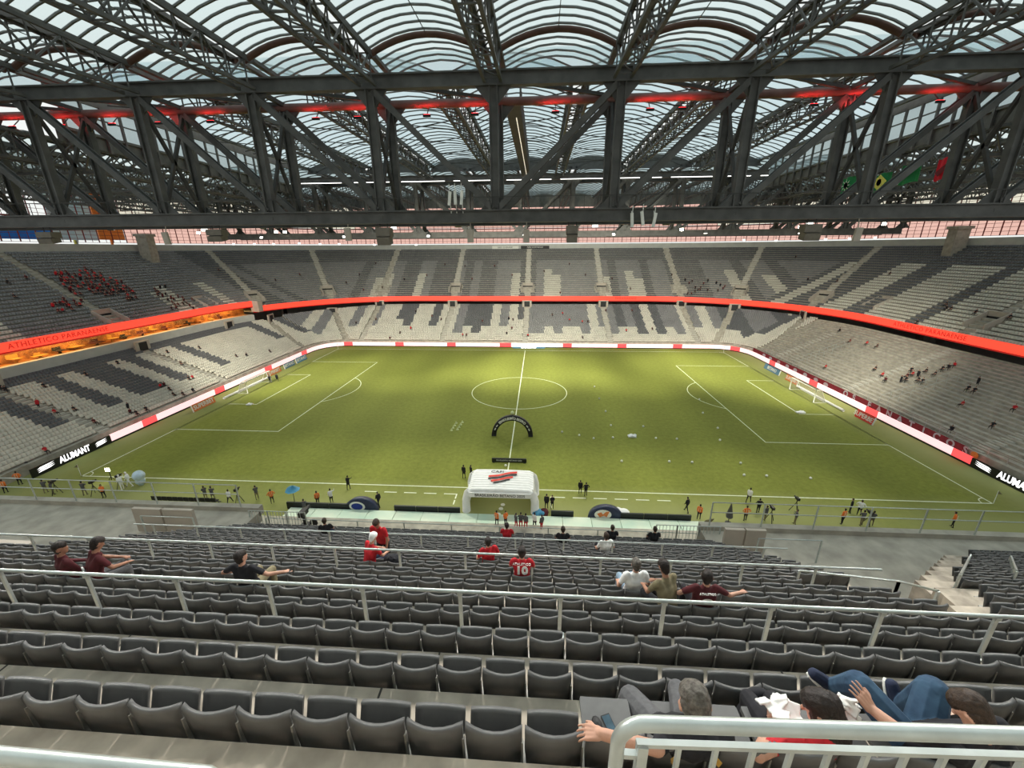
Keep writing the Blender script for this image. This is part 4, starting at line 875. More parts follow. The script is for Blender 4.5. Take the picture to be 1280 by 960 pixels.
# ------------------------------------------------------------------ inflatable arch, tunnel, ring signs
A0 = Vector((-.1, 14.2, 0)); t = thing('inflatable_arch', 'black inflatable arch with white lettering on the halfway line', 'arch', A0)
Rr = 2.72; b = MB(); K = 24
for i in range(K+1):
    an = PI*i/K; c, s = math.cos(an), math.sin(an)
    for dr, dy in ((-.33, -.33), (.33, -.33), (.33, .33), (-.33, .33)): b.v.append((A0.x+(Rr+dr)*c, A0.y+dy, (Rr+dr)*s*1.06))
for i in range(K):
    for j in range(4): b.f.append((i*4+j, i*4+(j+1) % 4, i*4+4+(j+1) % 4, i*4+4+j)); b.m.append(0)
b.f += [(0, 1, 2, 3), (K*4+3, K*4+2, K*4+1, K*4)]; b.m += [0, 0]; ob('tube', b, 'black', t, True)
txt = 'BRASILEIRÃO BETANO'
for i, ch in enumerate(txt):
    if ch == ' ': continue
    an = PI/2+.72-1.44*i/(len(txt)-1); me = text_mesh(ch, .5, .005, 1, .03); me.materials.clear(); me.materials.append(MT('ledcream' if False else 'white')); me.transform(Matrix.Translation((A0.x+Rr*math.cos(an), A0.y-.36, Rr*math.sin(an)*1.06)) @ Matrix.Rotation(PI/2-an, 4, 'Y') @ Matrix.Rotation(PI/2, 4, 'X')); link('lettering', me, t)
for an in (.42, .62, PI-.42, PI-.62): ob('logo_patch', MB().box((A0.x+Rr*math.cos(an), A0.y-.35, Rr*math.sin(an)*1.06), (.36, .04, .16), Matrix.Rotation(-an+PI/2, 3, 'Y')), 'white', t)
ob('top_ball', MB().ball((A0.x, A0.y+.5, Rr+.75), .27, 10, 8), 'cone', t, True)
b = MB().box((0, 6.25, .28), (4.5, .25, .5)).box((-2, 6.3, .05), (.3, .6, .1)).box((2, 6.3, .05), (.3, .6, .1)); o = tag(ob('banner_sign', b, 'ledblack'), 'low black sign with white lettering on the pitch behind the tunnel', 'sign'); lettering('BRASILEIRÃO BETANO 2025', .27, (0, 6.11, .3), (PI/2, 0, 0), 'white', o)
# tunnel
TX, TW, TY0, TY1, TH = -.15, 3.62, -4.75, -.6, 2.75
t = thing('inflatable_tunnel', 'white inflatable players tunnel with red and black striped crest', 'tunnel', (TX, -2.6, 0))
for s in (-1, 1):
    for y, nm in ((TY0+.35, 'front_leg'), (TY1-.3, 'rear_leg')):
        b = MB().tube([(TX+s*(TW-.0), y, 0), (TX+s*(TW-.02), y, 1.4), (TX+s*(TW-.22), y, 2.25), (TX+s*(TW-.5), y, TH-.25)], [.43, .42, .40, .36], 12); ob(nm, b, 'vinyl', t, True)
    b = MB().hexa([(TX+s*TW-.12, TY0+.4, .05), (TX+s*TW+.12, TY0+.4, .05), (TX+s*TW+.12, TY1-.3, .05), (TX+s*TW-.12, TY1-.3, .05), (TX+s*(TW-.3)-.12, TY0+.4, TH-.4), (TX+s*(TW-.3)+.12, TY0+.4, TH-.4), (TX+s*(TW-.3)+.12, TY1-.3, TH-.4), (TX+s*(TW-.3)-.12, TY1-.3, TH-.4)]); ob('side_wall', b, 'vinyl', t)
for k in range(9):
    y = TY0+.25+(TY1-TY0-.5)*k/8; ob('roof_tube', MB().tube([(TX-TW+.35, y, TH-.32), (TX-TW+.7, y, TH-.12), (TX, y, TH-.05), (TX+TW-.7, y, TH-.12), (TX+TW-.35, y, TH-.32)], .285, 10), 'vinyl', t, True)
ob('front_beam', MB().box((TX, TY0+.05, TH-.42), (2*TW-.9, .5, .5)), 'vinyl', t)
lettering('BRASILEIRÃO BETANO 2025', .42, (TX, TY0-.22, TH-.42), (PI/2, 0, 0), 'black', t)
lettering('CAP!', .62, (TX-.55, TY1-.75, TH+.26), (0, 0, 0), 'black', t, scale=(1.1, 1, 1))
zc = TH+.27
for q, (mk, a0, a1, w) in enumerate([('red_board', -1.6, 1.45, .36), ('black', -1.6, 1.45, .26), ('red_board', -1.25, 1.05, .36), ('black', -.95, .75, .26)]):
    y0 = -1.85-.46*q; b = MB(); xs = np.linspace(a0, a1, 10); k = len(b.v); sl = .36
    for x in xs: yy = y0+sl*(x)+.07*math.sin(x*3.); b.v += [(TX+.15+x, yy-w/2, zc), (TX+.15+x, yy+w/2, zc)]
    for i in range(9): b.f.append((2*i, 2*i+2, 2*i+3, 2*i+1)); b.m.append(0)
    ob('crest_stripe', b, mk, t)
for cx in (-.6, .0, .45): ob('floor_marker', MB().tube([(TX+cx*.3, -3.9+cx*1.6, 0), (TX+cx*.3, -3.9+cx*1.6, .08)], .24, 10), 'paper', t)
def ringsign(x, mk, label):
    t = thing('inflatable_dome', label, 'inflatable sign', (x, -4.9, 0)); b = MB(); K = 20
    for i in range(K+1):
        an = PI*i/K
        for r, y in ((0., -5.12), (1.72, -5.12), (1.86, -5.0), (1.72, -4.4), (0., -4.4)): b.v.append((x+r*math.cos(an), y, max(.02, r*math.sin(an)*.82)))
    for i in range(K):
        for j in range(4): b.f.append((i*5+j, i*5+5+j, i*5+6+j, i*5+1+j)); b.m.append(0)
    ob('dome', b, 'navy', t, True)
    pts = [(x-.35+.86*math.cos(q), -5.16, .62+.58*math.sin(q)) for q in np.linspace(0, 2*PI, 20, endpoint=False)]; ob('badge', MB().add(pts, [tuple(range(20))]), 'white', t)
    if mk: pts = [(x-.35+.62*math.cos(q), -5.18, .62+.40*math.sin(q)) for q in np.linspace(0, 2*PI, 20, endpoint=False)]; ob('badge_centre', MB().add(pts, [tuple(range(20))]), mk, t)
    else: ob('badge_mark', MB().add([(x-.35+a, -5.18, .62+c) for a, c in ((-.6, .1), (-.2, .3), (0, .05), (.3, .38), (.65, .42), (.4, -.25), (.1, -.1), (-.3, -.3))], [tuple(range(8))]), 'orange_board', t)
ringsign(onz(453, 637, 0).x, 'flagblue', 'navy inflatable dome with a round white and blue badge by the touchline'); ringsign(onz(757, 648, 0).x, None, 'navy inflatable dome with a pale red marked badge by the touchline')
# the pale deck along the near side, dark boards in front of it
a0, a1 = onz(358, 640, .3).x, onz(886, 655, .3).x
b = MB(); dk = thing('pitchside_deck', 'pale mint green panelled deck along the near side of the pitch', 'deck', (0, -6., 0)); N = 15
for i in range(N):
    x0, x1 = a0+(a1-a0)*i/N, a0+(a1-a0)*(i+1)/N-.05; ob('deck_panel', MB().box(((x0+x1)/2, -6.0, .2), (x1-x0, 1.5, .2)), 'deck', dk)
b2 = thing('perimeter_board', 'row of black LED boards seen from behind along the near touchline', 'led board', (0, -5.05, 0))
for i in range(18):
    x0, x1 = a0-.5+(a1-a0)*.0+(a1-a0-1)*i/18, a0-.5+(a1-a0-1)*(i+1)/18-.06
    if -4.6 < (x0+x1)/2 < 4.2 or any(abs((x0+x1)/2-onz(u_, 640, 0).x) < 2.4 for u_ in (453, 757)): continue
    ob('led_panel', MB().box(((x0+x1)/2, -5.05, .42), (x1-x0, .18, .84)), 'ledblack', b2)
b = MB().box((0, -7.9, .2), (112, 1.9, .5)); struct('floor_pitchside', b, 'concrete')
bench = thing('substitute_bench', 'long low black bench beside the near touchline', 'bench', (onz(240, 625, 0).x, -4.6, 0)); xa, xb = onz(205, 622, 0).x, onz(278, 627, 0).x
for x in np.arange(xa, xb, .62): ob('bench_seat', MB().box((x, -4.7, .42), (.52, .45, .08)).box((x, -4.95, .68), (.52, .07, .45)), 'black', bench)
ob('bench_frame', MB().bar((xa-.3, -4.7, .36), (xb+.3, -4.7, .36), .08).bar((xa-.2, -4.7, 0), (xa-.2, -4.7, .36), .08).bar((xb, -4.7, 0), (xb, -4.7, .36), .08), 'steel_mid', bench)
# corner flags, balls, cones, bags
for s in (-1, 1):
    for y in (0, 68):
        t = thing('corner_flag', 'thin corner flag pole at a corner of the pitch', 'corner flag', (s*52.6, y, 0), 'corner flags'); ob('pole', MB().tube([(s*52.6, y, 0), (s*52.6, y, 1.6)], .03, 6), 'white', t); ob('pennant', MB().add([(s*52.6, y, 1.58), (s*52.6, y-.42, 1.4), (s*52.6, y, 1.2), (s*52.58, y-.21, 1.39)], [(0, 1, 3), (1, 2, 3), (2, 0, 3)]), 'cloth_olive', t)
ball = MB().ball((0, 0, .16), .16, 10, 8).mesh('football', ['white'], True)
for u, v in [(702.5, 541), (724, 545), (742, 549), (766, 548), (804, 534), (819.7, 548.7), (846, 549.7), (763.6, 532.6), (757, 515), (749, 499), (743, 484), (777, 577.6), (836.5, 578), (878.5, 517), (897, 536), (899.7, 551), (865, 579), (925.6, 580), (930, 595), (874, 500), (958, 596), (1013, 599), (632, 583)]:
    p = onz(u, v, 0); o = link('football', ball); o.location = (p.x, p.y, 0); tag(o, 'white football lying on the grass of the right half', 'ball', 'footballs scattered on the pitch')
cone = MB().tube([(0, 0, 0), (0, 0, .05), (0, 0, .32)], [.22, .17, .05], 10).mesh('training_cone', ['cone'], True)
for u, v in [(564.5, 538), (566.5, 535), (568.5, 532), (570.5, 529), (572, 537), (574, 534), (576, 531), (578, 528)]:
    p = onz(u, v, 0); o = link('training_cone', cone); o.location = (p.x, p.y, 0); tag(o, 'small pale training cone in the two short rows left of the arch', 'cone', 'training cones left of the arch')
def bundle(name, u, v, w, h, mk, label, cat, seed, n=7, y=None):
    p = onz(u, v, 0); rs = random.Random(seed); b = MB()
    for i in range(n): b.ball((p.x+rs.uniform(-w/2, w/2)*.7, p.y+rs.uniform(-.3, .3), rs.uniform(.3, .7)*h*.6), rs.uniform(.3, .48)*min(w, h)*1.0, 9, 7, sc=(1.2, 1, rs.uniform(.6, 1)))
    b.box((p.x, p.y, .1), (w*.8, .7, .2)); o = ob(name, b, mk, None, True); tag(o, label, cat); fuse(o, .07); return o
# ------------------------------------------------------------------ people
def fuse(o, vox, smooth=2):
    md = o.modifiers.new('r', 'REMESH'); md.mode = 'VOXEL'; md.voxel_size = vox; md.use_smooth_shade = True
    if smooth: s = o.modifiers.new('s', 'SMOOTH'); s.iterations = smooth; s.factor = .5
    dg = bpy.context.evaluated_depsgraph_get(); dg.update(); me = bpy.data.meshes.new_from_object(o.evaluated_get(dg)); old = o.data; ms = list(old.materials); o.modifiers.clear(); o.data = me
    me.materials.clear()
    for m in ms: me.materials.append(m)
    bpy.data.meshes.remove(old); return me
def capsule(b, a, c, ra, rc, n=10):
    a, c = Vector(a), Vector(c); d = c-a; L = d.length
    if L < 1e-5: b.ball(a, ra, n, 7); return
    d /= L; P = [(a-d*ra*math.cos(t), max(ra*math.sin(t), 1e-4)) for t in np.linspace(.0, PI/2, 4)]+[(c+d*rc*math.sin(t), max(rc*math.cos(t), 1e-4)) for t in np.linspace(0, PI/2, 4)]
    pts = [p for p, r in P]; rs = [r for p, r in P]; b.tube(pts, rs, n)
def body_mesh(name, prims, vox, keys, smooth=2):
    """one continuous surface from tapered capsules (a, b, ra, rb, key); faces take the material of the capsule they belong to"""
    b = MB()
    for a, c, ra, rc, k in prims: capsule(b, a, c, ra, rc)
    me = b.mesh(name, [keys[0]], True); o = bpy.data.objects.new(name, me); COL.objects.link(o); me = fuse(o, vox, smooth); bpy.data.objects.remove(o)
    n = len(me.polygons); C = np.zeros(n*3); me.polygons.foreach_get('center', C); C = C.reshape(-1, 3); best = np.full(n, 1e9); idx = np.zeros(n, int)
    for a, c, ra, rc, k in prims:
        a, c = np.array(a, float), np.array(c, float); d = c-a; L2 = max(d@d, 1e-9); t = np.clip(((C-a)@d)/L2, 0, 1); dist = np.linalg.norm(C-(a+t[:, None]*d), axis=1)-(ra+(rc-ra)*t)
        w = dist < best-1e-4; best[w] = dist[w]; idx[w] = keys.index(k)
    me.materials.clear()
    for k in keys: me.materials.append(MT(k) if k in M else MT('skin'))
    me.polygons.foreach_set('material_index', idx.astype(np.int32)); me.polygons.foreach_set('use_smooth', [True]*n); me.update(); return me
KEYS = ['skin', 'HAIR', 'SHIRT', 'PANTS', 'SHOES', 'EXTRA']
def head(c, yaw=0., pitch=0., hair=1., s=1.):
    """skull, jaw, nose, ears, neck side; faces +y before turning"""
    R = (Matrix.Rotation(yaw, 3, 'Z') @ Matrix.Rotation(pitch, 3, 'X')); c = Vector(c); T = lambda x, y, z: tuple(c+R @ Vector((x*s, y*s, z*s)))
    P = [(T(0, -.012, .03), T(0, .012, .02), .088*s, .082*s, 'skin'), (T(0, .03, -.04), T(0, .055, -.085), .066*s, .040*s, 'skin'), (T(0, .085, -.005), T(0, .105, -.03), .012*s, .017*s, 'skin')]
    for q in (-1, 1): P += [(T(q*.086, -.005, .005), T(q*.090, -.008, -.03), .018*s, .013*s, 'skin'), (T(q*.032, .078, .02), T(q*.034, .079, .02), .012*s, .012*s, 'HAIR')]
    P += [(T(-.02, .092, -.062), T(.02, .092, -.062), .010*s, .010*s, 'EXTRA')] if False else []
    if hair: P += [(T(0, -.028, .045), T(0, .018, .05), .092*s, .082*s, 'HAIR'), (T(0, -.045, .02), T(0, -.04, -.065), .078*s, .060*s, 'HAIR')]+[(T(q*.052, -.03, .01), T(q*.05, -.028, -.05), .044*s, .034*s, 'HAIR') for q in (-1, 1)]
    return P
def hand(w, d, up, side, curl=.35, s=1.):
    """palm and five fingers: w wrist, d pointing direction, up back-of-hand normal, side +1: thumb on the +cross side"""
    w, d, up = Vector(w), Vector(d).normalized(), Vector(up); x = d.cross(up).normalized()*side; up = (x*side).cross(d).normalized()*1.0
    P = []; pal = w+d*.085*s
    for q, f in enumerate((-.036, -.0125, .0125, .036)):
        L = (.062, .074, .078, .066)[q]*s; base = w+d*(.085*s)+x*f*s; d0 = (d+x*f*3.5).normalized(); P.append((tuple(w+d*.01+x*f*.7*s), tuple(base), .017*s, .013*s, 'skin'))
        p = base; dd = d0
        for j, fr in enumerate((.45, .32, .23)):
            dd = (dd-up*math.sin(curl*.8)).normalized(); e = p+dd*L*fr; P.append((tuple(p), tuple(e), (.0088-.0008*j)*s, (.0080-.0008*j)*s, 'skin')); p = e
    th = w+d*.035*s+x*.030*s; t1 = th+(d*.6+x*.75-up*.25).normalized()*.036*s; t2 = t1+(d*.9+x*.25-up*.35).normalized()*.030*s
    P += [(tuple(w+d*.01), tuple(th), .018*s, .015*s, 'skin'), (tuple(th), tuple(t1), .0135*s, .012*s, 'skin'), (tuple(t1), tuple(t2), .0115*s, .0095*s, 'skin')]
    return P
def torso(hip, chest, neck, wx=.16, key='SHIRT', s=1., sd=(1, 0, 0)):
    hip, chest, neck = Vector(hip), Vector(chest), Vector(neck); sd = Vector(sd).normalized(); P = []
    mid = (hip+chest)/2
    for q in (-1, 1):
        P += [(tuple(hip+sd*q*.075*s), tuple(mid+sd*q*.07*s), .115*s, .105*s, key), (tuple(mid+sd*q*.07*s), tuple(chest+sd*q*.085*s), .105*s, .115*s, key), (tuple(chest+sd*q*.08*s), tuple(neck+sd*q*wx*s-(neck-chest)*.22), .10*s, .062*s, key)]
    P += [(tuple(hip), tuple(chest), .12*s, .125*s, key), (tuple(chest), tuple(neck-(neck-chest)*.15), .11*s, .07*s, key)]
    return P
def limb(a, m, c, ra, rm, rc, k1, k2, split=1.):
    """upper part key k1, lower part key k2 (split: share of the upper part that is sleeve)"""
    a, m, c = Vector(a), Vector(m), Vector(c); P = []
    if split < 1: p = a+(m-a)*split; rp = ra+(rm-ra)*split; P += [(tuple(a), tuple(p), ra*1.06, rp*1.12, k1), (tuple(p), tuple(m), rp*.95, rm*.95, k2)]
    else: P += [(tuple(a), tuple(m), ra, rm, k1)]
    return P+[(tuple(m), tuple(c), rm, rc, k2)]
def foot(ank, d, s=1.):
    ank, d = Vector(ank), Vector(d).normalized(); return [(tuple(ank+Vector((0, 0, -.03))), tuple(ank+d*.15*s+Vector((0, 0, -.045))), .052*s, .042*s, 'SHOES'), (tuple(ank-d*.05*s+Vector((0, 0, -.05))), tuple(ank+d*.06*s+Vector((0, 0, -.05))), .042*s, .045*s, 'SHOES')]
def seated(lean=0., hy=0., arms='lap', long=False, yaw=0., pitch=0., hands=True, leg=0.):
    hip = (0, .24, .56); ch = (0, .20+lean*.5, .86); nk = (0, .20+lean*.75, 1.07); hd = (0, .225+lean*.95, 1.235)
    P = torso(hip, ch, nk)+[(nk, hd, .056, .05, 'skin')]+head(hd, yaw, pitch)
    for q in (-1, 1):
        P += limb((q*.09, .26, .54), (q*(.13+leg), .68, .53), (q*(.14+leg), .66, .09), .095, .068, .048, 'PANTS', 'PANTS')+foot((q*(.14+leg), .66, .09), (q*.15, 1, 0))
        sh = (q*.195, nk[1], nk[2]-.065)
        if arms == 'lap': el, wr = (q*.27, nk[1]+.10, .78), (q*.13, nk[1]+.34, .66)
        elif arms == 'up': el, wr = (q*.30, nk[1]+.20, .84), (q*.10, nk[1]+.30, 1.06)
        elif arms == 'rest': el, wr = (q*.42, nk[1]+.02, .86), ((.66 if q > 0 else -.13), nk[1]+(.12 if q > 0 else .34), .84 if q > 0 else .66)
        else: el, wr = (q*.30, nk[1]+.02, .74), (q*.24, nk[1]+.26, .62)
        P += limb(sh, el, wr, .058, .042, .030, 'SHIRT', 'SHIRT' if long else 'skin', 1. if long else .62)
        if hands: P += hand(wr, Vector(wr)-Vector(el), (0, 0, 1), -q, .5)
        else: w = Vector(wr); P += [(tuple(w), tuple(w+(w-Vector(el)).normalized()*.1), .035, .028, 'skin')]
    return P
def standing(stride=.0, arms='down', lean=0., long=True, pitch=0., yaw=0., vest=False):
    hip = (0, 0, .93); ch = (0, lean*.4, 1.25); nk = (0, lean*.7, 1.47); hd = (0, .02+lean*.9, 1.635); P = torso(hip, ch, nk)+[(nk, hd, .056, .05, 'skin')]+head(hd, yaw, pitch)
    for q in (-1, 1):
        f = q*stride; P += limb((q*.095, 0, .90), (q*.11, f*.5+.03, .49), (q*.12, f, .09), .098, .066, .046, 'PANTS', 'PANTS')+foot((q*.12, f, .09), (q*.1, 1, 0))
        sh = (q*.195, nk[1], nk[2]-.065)
        if arms == 'down': el, wr = (q*.25, nk[1]-.03-f*.2, 1.12), (q*.25, nk[1]+.05-f*.4, .88)
        elif arms == 'cross': el, wr = (q*.26, nk[1]+.06, 1.14), (-q*.06, nk[1]+.22, 1.16)
        elif arms == 'camera': el, wr = (q*.25, nk[1]+.14, 1.20), (q*.08, nk[1]+.30, 1.46)
        elif arms == 'hip': el, wr = (q*.40, nk[1]-.06, 1.18), (q*.19, nk[1]+.05, 1.0)
        else: el, wr = ((q*.36, nk[1]+.1, 1.35), (q*.44, nk[1]+.22, 1.6)) if q > 0 else ((q*.25, nk[1], 1.12), (q*.25, nk[1]+.1, .9))
        P += limb(sh, el, wr, .058, .044, .032, 'SHIRT', 'SHIRT' if long else 'skin', 1. if long else .6); w = Vector(wr); P += [(tuple(w), tuple(w+(w-Vector(el)).normalized()*.11), .036, .026, 'skin')]
    return P
def place(me, loc, rz, mats, label, group=None, s=1., name='person'):
    o = bpy.data.objects.new(name, me); COL.objects.link(o); o.location = loc; o.rotation_euler = (0, 0, rz); o.scale = (s, s, s)
    for i, k in enumerate(mats):
        if i < len(o.material_slots): o.material_slots[i].link = 'OBJECT'; o.material_slots[i].material = MT(k)
    return tag(o, label, 'person', group)
# shared bodies: mid-size with fingers for the near stand, coarser for the pitch side, coarsest for the far stands
BM = {}
def BODY(key, prims, vox): 
    if key not in BM: BM[key] = body_mesh('person', prims, vox, KEYS)
    return BM[key]
def cols(hair='hair', shirt='cloth_black', pants='cloth_navy', shoes='black', skin='skin', extra='white'): return [skin, hair, shirt, pants, shoes, extra]
def sit_at(u, v, n):
    """seat of row n whose sitter's chest shows at that pixel column"""
    return (seat_x(u, v, n), ry(n), rz(n))
V2 = .021
S_lap = BODY('lap', seated(), V2); S_up = BODY('up', seated(.06, arms='up', pitch=-.3), V2); S_side = BODY('side', seated(-.02, arms='side'), V2); S_long = BODY('long', seated(.02, long=True, yaw=-.7), V2); S_rest = BODY('rest', seated(-.03, arms='rest', yaw=-.5), V2); S_lean = BODY('lean', seated(.22, arms='lap', pitch=-.5), V2)
SO = [
 (648, 700, 7, S_lap, cols('hair', 'cloth_red', 'cloth_black'), 'man in a red jersey numbered ten seated with his back turned', 0),
 (613, 697, 9, S_side, cols('hair', 'cloth_red', 'cloth_black'), 'dark haired person in red slumped low in a seat beside the number ten jersey', .4),
 (812, 720, 6, S_side, cols('hair_grey', 'cloth_white', 'jeans_light'), 'grey haired man in a white t-shirt and light jeans seated', .12),
 (848, 735, 5, S_lean, cols('hair', 'cloth_olive', 'cloth_black', skin='skin2'), 'person in an olive top and black cap leaning between white and maroon shirts', .5),
 (881, 740, 5, S_rest, cols('hair', 'cloth_maroon', 'cloth_black'), 'man in a maroon shirt with a white logo seated with his arm out', 0),
 (300, 708, 5, S_rest, cols('hair', 'cloth_black', 'cloth_olive'), 'man in a black t-shirt seated alone with arm stretched along the seats', 0),
 (40, 690, 5, S_long, cols('hair', 'cloth_maroon', 'cloth_black', skin='skin2'), 'man turning his head in a dark maroon jersey beside another fan', -.4),
 (78, 690, 5, S_lean, cols('hair', 'cloth_maroon', 'cloth_grey', skin='skin2'), 'fan in a dark striped jersey numbered seven leaning sideways', -.5),
 (440, 690, 8, S_lean, cols('cloth_white', 'cloth_red', 'cloth_navy'), 'fan in red with a white cap seated and stretching out an arm', -.6),
 (633, 676, 15, S_lap, cols('hair', 'cloth_red', 'cloth_black'), 'dark haired person in red seated in a low row before the tunnel', 0),
 (408, 671, 14, S_lap, cols('hair_brown', 'cloth_black', 'cloth_navy'), 'person in black seated low beside pale seats left of the red shirts', .3),
 (702, 678, 14, S_lap, cols('hair_brown', 'cloth_black', 'cloth_black'), 'man in black seated low right of the tunnel', 0),
 (755, 688, 12, S_side, cols('hair_brown', 'cloth_white', 'cloth_black'), 'person in white seated low behind the lower rail', .2),
 (768, 675, 16, S_lap, cols('hair_brown', 'cloth_black', 'cloth_navy'), 'person in black with a grey print seated in the lowest row', 0),
 (826, 676, 16, S_lap, cols('hair_brown', 'cloth_black', 'cloth_black'), 'person in black seated in the lowest row by the barred gate rail', 0),
]
for u, v, n, me, cl, lb, rzz in SO:
    o = place(me, sit_at(u, v, n), rzz, cl, lb)
    if 'numbered ten' in lb: 
        lettering('10', .27, (0, .085, .84), (PI/2-.03, 0, 0), 'cloth_white', o, bold=.012).matrix_parent_inverse = Matrix(); lettering('ATHLETICO', .075, (0, .098, 1.005), (PI/2-.25, 0, 0), 'cloth_white', o).matrix_parent_inverse = Matrix()
    if 'logo' in lb: 
        lettering('ATHLETICO', .05, (0, .07, .98), (PI/2-.2, 0, 0), 'cloth_white', o).matrix_parent_inverse = Matrix()
        e = ob('shirt_logo', MB().add([(.085*math.cos(q), .055, .86+.04*math.sin(q)) for q in np.linspace(0, 2*PI, 14, endpoint=False)], [tuple(range(14))]), 'cloth_white', o); e.matrix_parent_inverse = Matrix()
    if 'seven' in lb: lettering('7', .2, (0, .13, .8), (PI/2-.2, 0, 0), 'cloth_white', o, bold=.01).matrix_parent_inverse = Matrix()
S_stand = BODY('standnear', standing(.12, 'down', .2, False, pitch=-.6), V2)
place(S_stand, (ony(471, 690, ry(9)).x, ry(9)+.45, rz(9)), PI*.94, cols('hair_brown', 'cloth_red', 'cloth_black', skin='skin2'), 'man in a red jersey standing between rows facing up the stand')
p = ony(490, 688, ry(8)+.25); b = MB().ball((p.x, p.y, rz(8)+.62), .2, 10, 8, sc=(1.25, .9, .9)).ball((p.x+.15, p.y, rz(8)+.58), .13, 8, 6).tube([(p.x-.1, p.y-.1, rz(8)+.75), (p.x, p.y-.14, rz(8)+.88), (p.x+.1, p.y-.1, rz(8)+.75)], .015, 6); o = ob('backpack', b, 'cloth_black', None, True); tag(o, 'black backpack on a seat beside the fan in the white cap', 'bag'); fuse(o, .02)
for i, (u, v, sh) in enumerate([(226, 641, 'cloth_red'), (254, 645, 'cloth_red'), (281, 643, 'cloth_red'), (268, 648, 'cloth_black')]):
    q = onz(u, v, 3.2); place(S_lap, (q.x, q.y, 2.6), random.uniform(-.3, .3), cols('hair', sh, 'cloth_black'), 'fan seated in the lowest rows below the left landing in '+('red' if sh == 'cloth_red' else 'black'), 'fans in the lowest rows below the left landing')
# ---- three figures in the nearest row (poses read off the photo)
def J(u, v, y): return tuple(ony(u, v, y))
def off(p, d): return tuple(Vector(p)+Vector(d))
# grey-haired man
yb1 = ry(1)
hx = seat_x(850, 905, 1)
hd = J(868, 879, yb1+.22); nk = (hd[0]-.005, hd[1]-.10, hd[2]-.16); hip = (hx+.05, yb1+.22, rz(1)+.54); ch = ((hip[0]+nk[0])/2, yb1+.10, (hip[2]+nk[2])/2+.06)
P = torso(hip, ch, nk, .19, s=1.15)+[(nk, hd, .066, .06, 'skin')]+head(hd, .05, -.75, s=1.2)
wl = J(750, 917, yb1-.04); ell = J(822, 936, yb1-.02); shl = off(nk, (-.21, .0, -.06)); P += limb(shl, ell, wl, .07, .052, .038, 'SHIRT', 'skin', .75)+hand(wl, (-1, .12, -.10), (0, -.15, 1), 1, .5, 1.12)
kl = J(788, 872, yb1+.60); P += limb(off(hip, (-.10, .02, -.02)), kl, (kl[0]-.06, kl[1]+.04, rz(1)+.09), .115, .098, .062, 'PANTS', 'PANTS')+foot((kl[0]-.06, kl[1]-.0, rz(1)+.09), (-.3, 1, 0))
kr = off(hip, (.16, .42, -.10)); P += limb(off(hip, (.10, .02, -.02)), kr, (kr[0]+.04, kr[1]-.05, rz(1)+.09), .10, .078, .055, 'PANTS', 'PANTS')+foot((kr[0]+.04, kr[1]-.12, rz(1)+.09), (.3, 1, 0))
shr = off(nk, (.21, 0, -.06)); elr = off(shr, (.12, .04, -.25)); wr = off(elr, (-.08, .25, -.04)); P += limb(shr, elr, wr, .07, .052, .038, 'SHIRT', 'skin', .75)+hand(wr, (-.2, 1, -.1), (0, 0, 1), -1, .5)
me = body_mesh('person', P, .0062, KEYS, 3); man = place(me, (0, 0, 0), 0, cols('hair_grey', 'cloth_black', 'cloth_grey', 'black', 'skin'), 'grey haired man in black and gold reaching his arm over the next seat')
for s in (-1, 1):
    a = Vector(nk)+Vector((s*.04, -.085, -.02)); c = Vector(ch)+Vector((s*.17, -.148, -.02)); ob('collar_trim', MB().bar(a, c, .042, .014, (0, -1, 0)), 'gold', man)
    a = Vector(nk)+Vector((s*.10, .02, .045)); ob('shoulder_trim', MB().bar(a, a+Vector((s*.10, .03, -.04)), .05, .014, (0, 0, 1)), 'gold', man)
pz = rz(1)+.462; sx = seat_x(765, 905, 1)
def lay(name, u, v, w, l, h, mk, mk2, label, cat, rzv):
    p = ony(u, v, yb1+.3); t = thing(name, label, cat, (p.x, yb1+.3, pz), rz=rzv); ob('body', MB().box((0, 0, h/2), (w, l, h)), mk, t, world=False)
    if mk2: ob('screen', MB().box((0, 0, h+.001), (w*.86, l*.88, .002)), mk2, t, world=False)
lay('phone', 762, 902, .075, .155, .009, 'black', 'glassdark', 'black phone lying on the folded down seat beside the grey haired man', 'phone', .35)
b = MB().ball((0, 0, .02), .05, 10, 6, sc=(.8, 1.25, .5)); o = ob('glasses_case', b, 'black', None, True); q = ony(746, 905, yb1+.3); o.location = (q.x, yb1+.29, pz); o.rotation_euler = (0, 0, .3); tag(o, 'small black case beside the phone on the folded seat', 'case')
# woman in red
hd = J(1024, 884, yb1+.24); hipw = (seat_x(1010, 920, 1)+.02, yb1+.22, rz(1)+.53); nk = off(hd, (-.05, -.09, -.15)); ch = tuple((Vector(hipw)+Vector(nk))/2+Vector((0, -.05, .05)))
P = torso(hipw, ch, nk, .15, s=1.)+[(nk, hd, .052, .048, 'skin')]+head(hd, 1.0, -.45, s=1.08)
H = Vector(hd)
for q in np.linspace(-1, 1, 5): P += [(tuple(H+Vector((.02+q*.045, -.0, .05))), tuple(H+Vector((.07+q*.05, -.10, -.14))), .082, .068, 'HAIR'), (tuple(H+Vector((.07+q*.05, -.10, -.14))), tuple(H+Vector((.11+q*.05, -.15, -.36))), .068, .035, 'HAIR')]
shl = off(nk, (-.17, 0, -.06)); ell = J(948, 944, yb1+.02); wl = J(966, 898, yb1+.34); P += limb(shl, ell, wl, .06, .047, .033, 'SHIRT', 'skin', .5)+hand(wl, (.3, .5, .3), (-.3, 0, 1), 1, .9, 1.02)
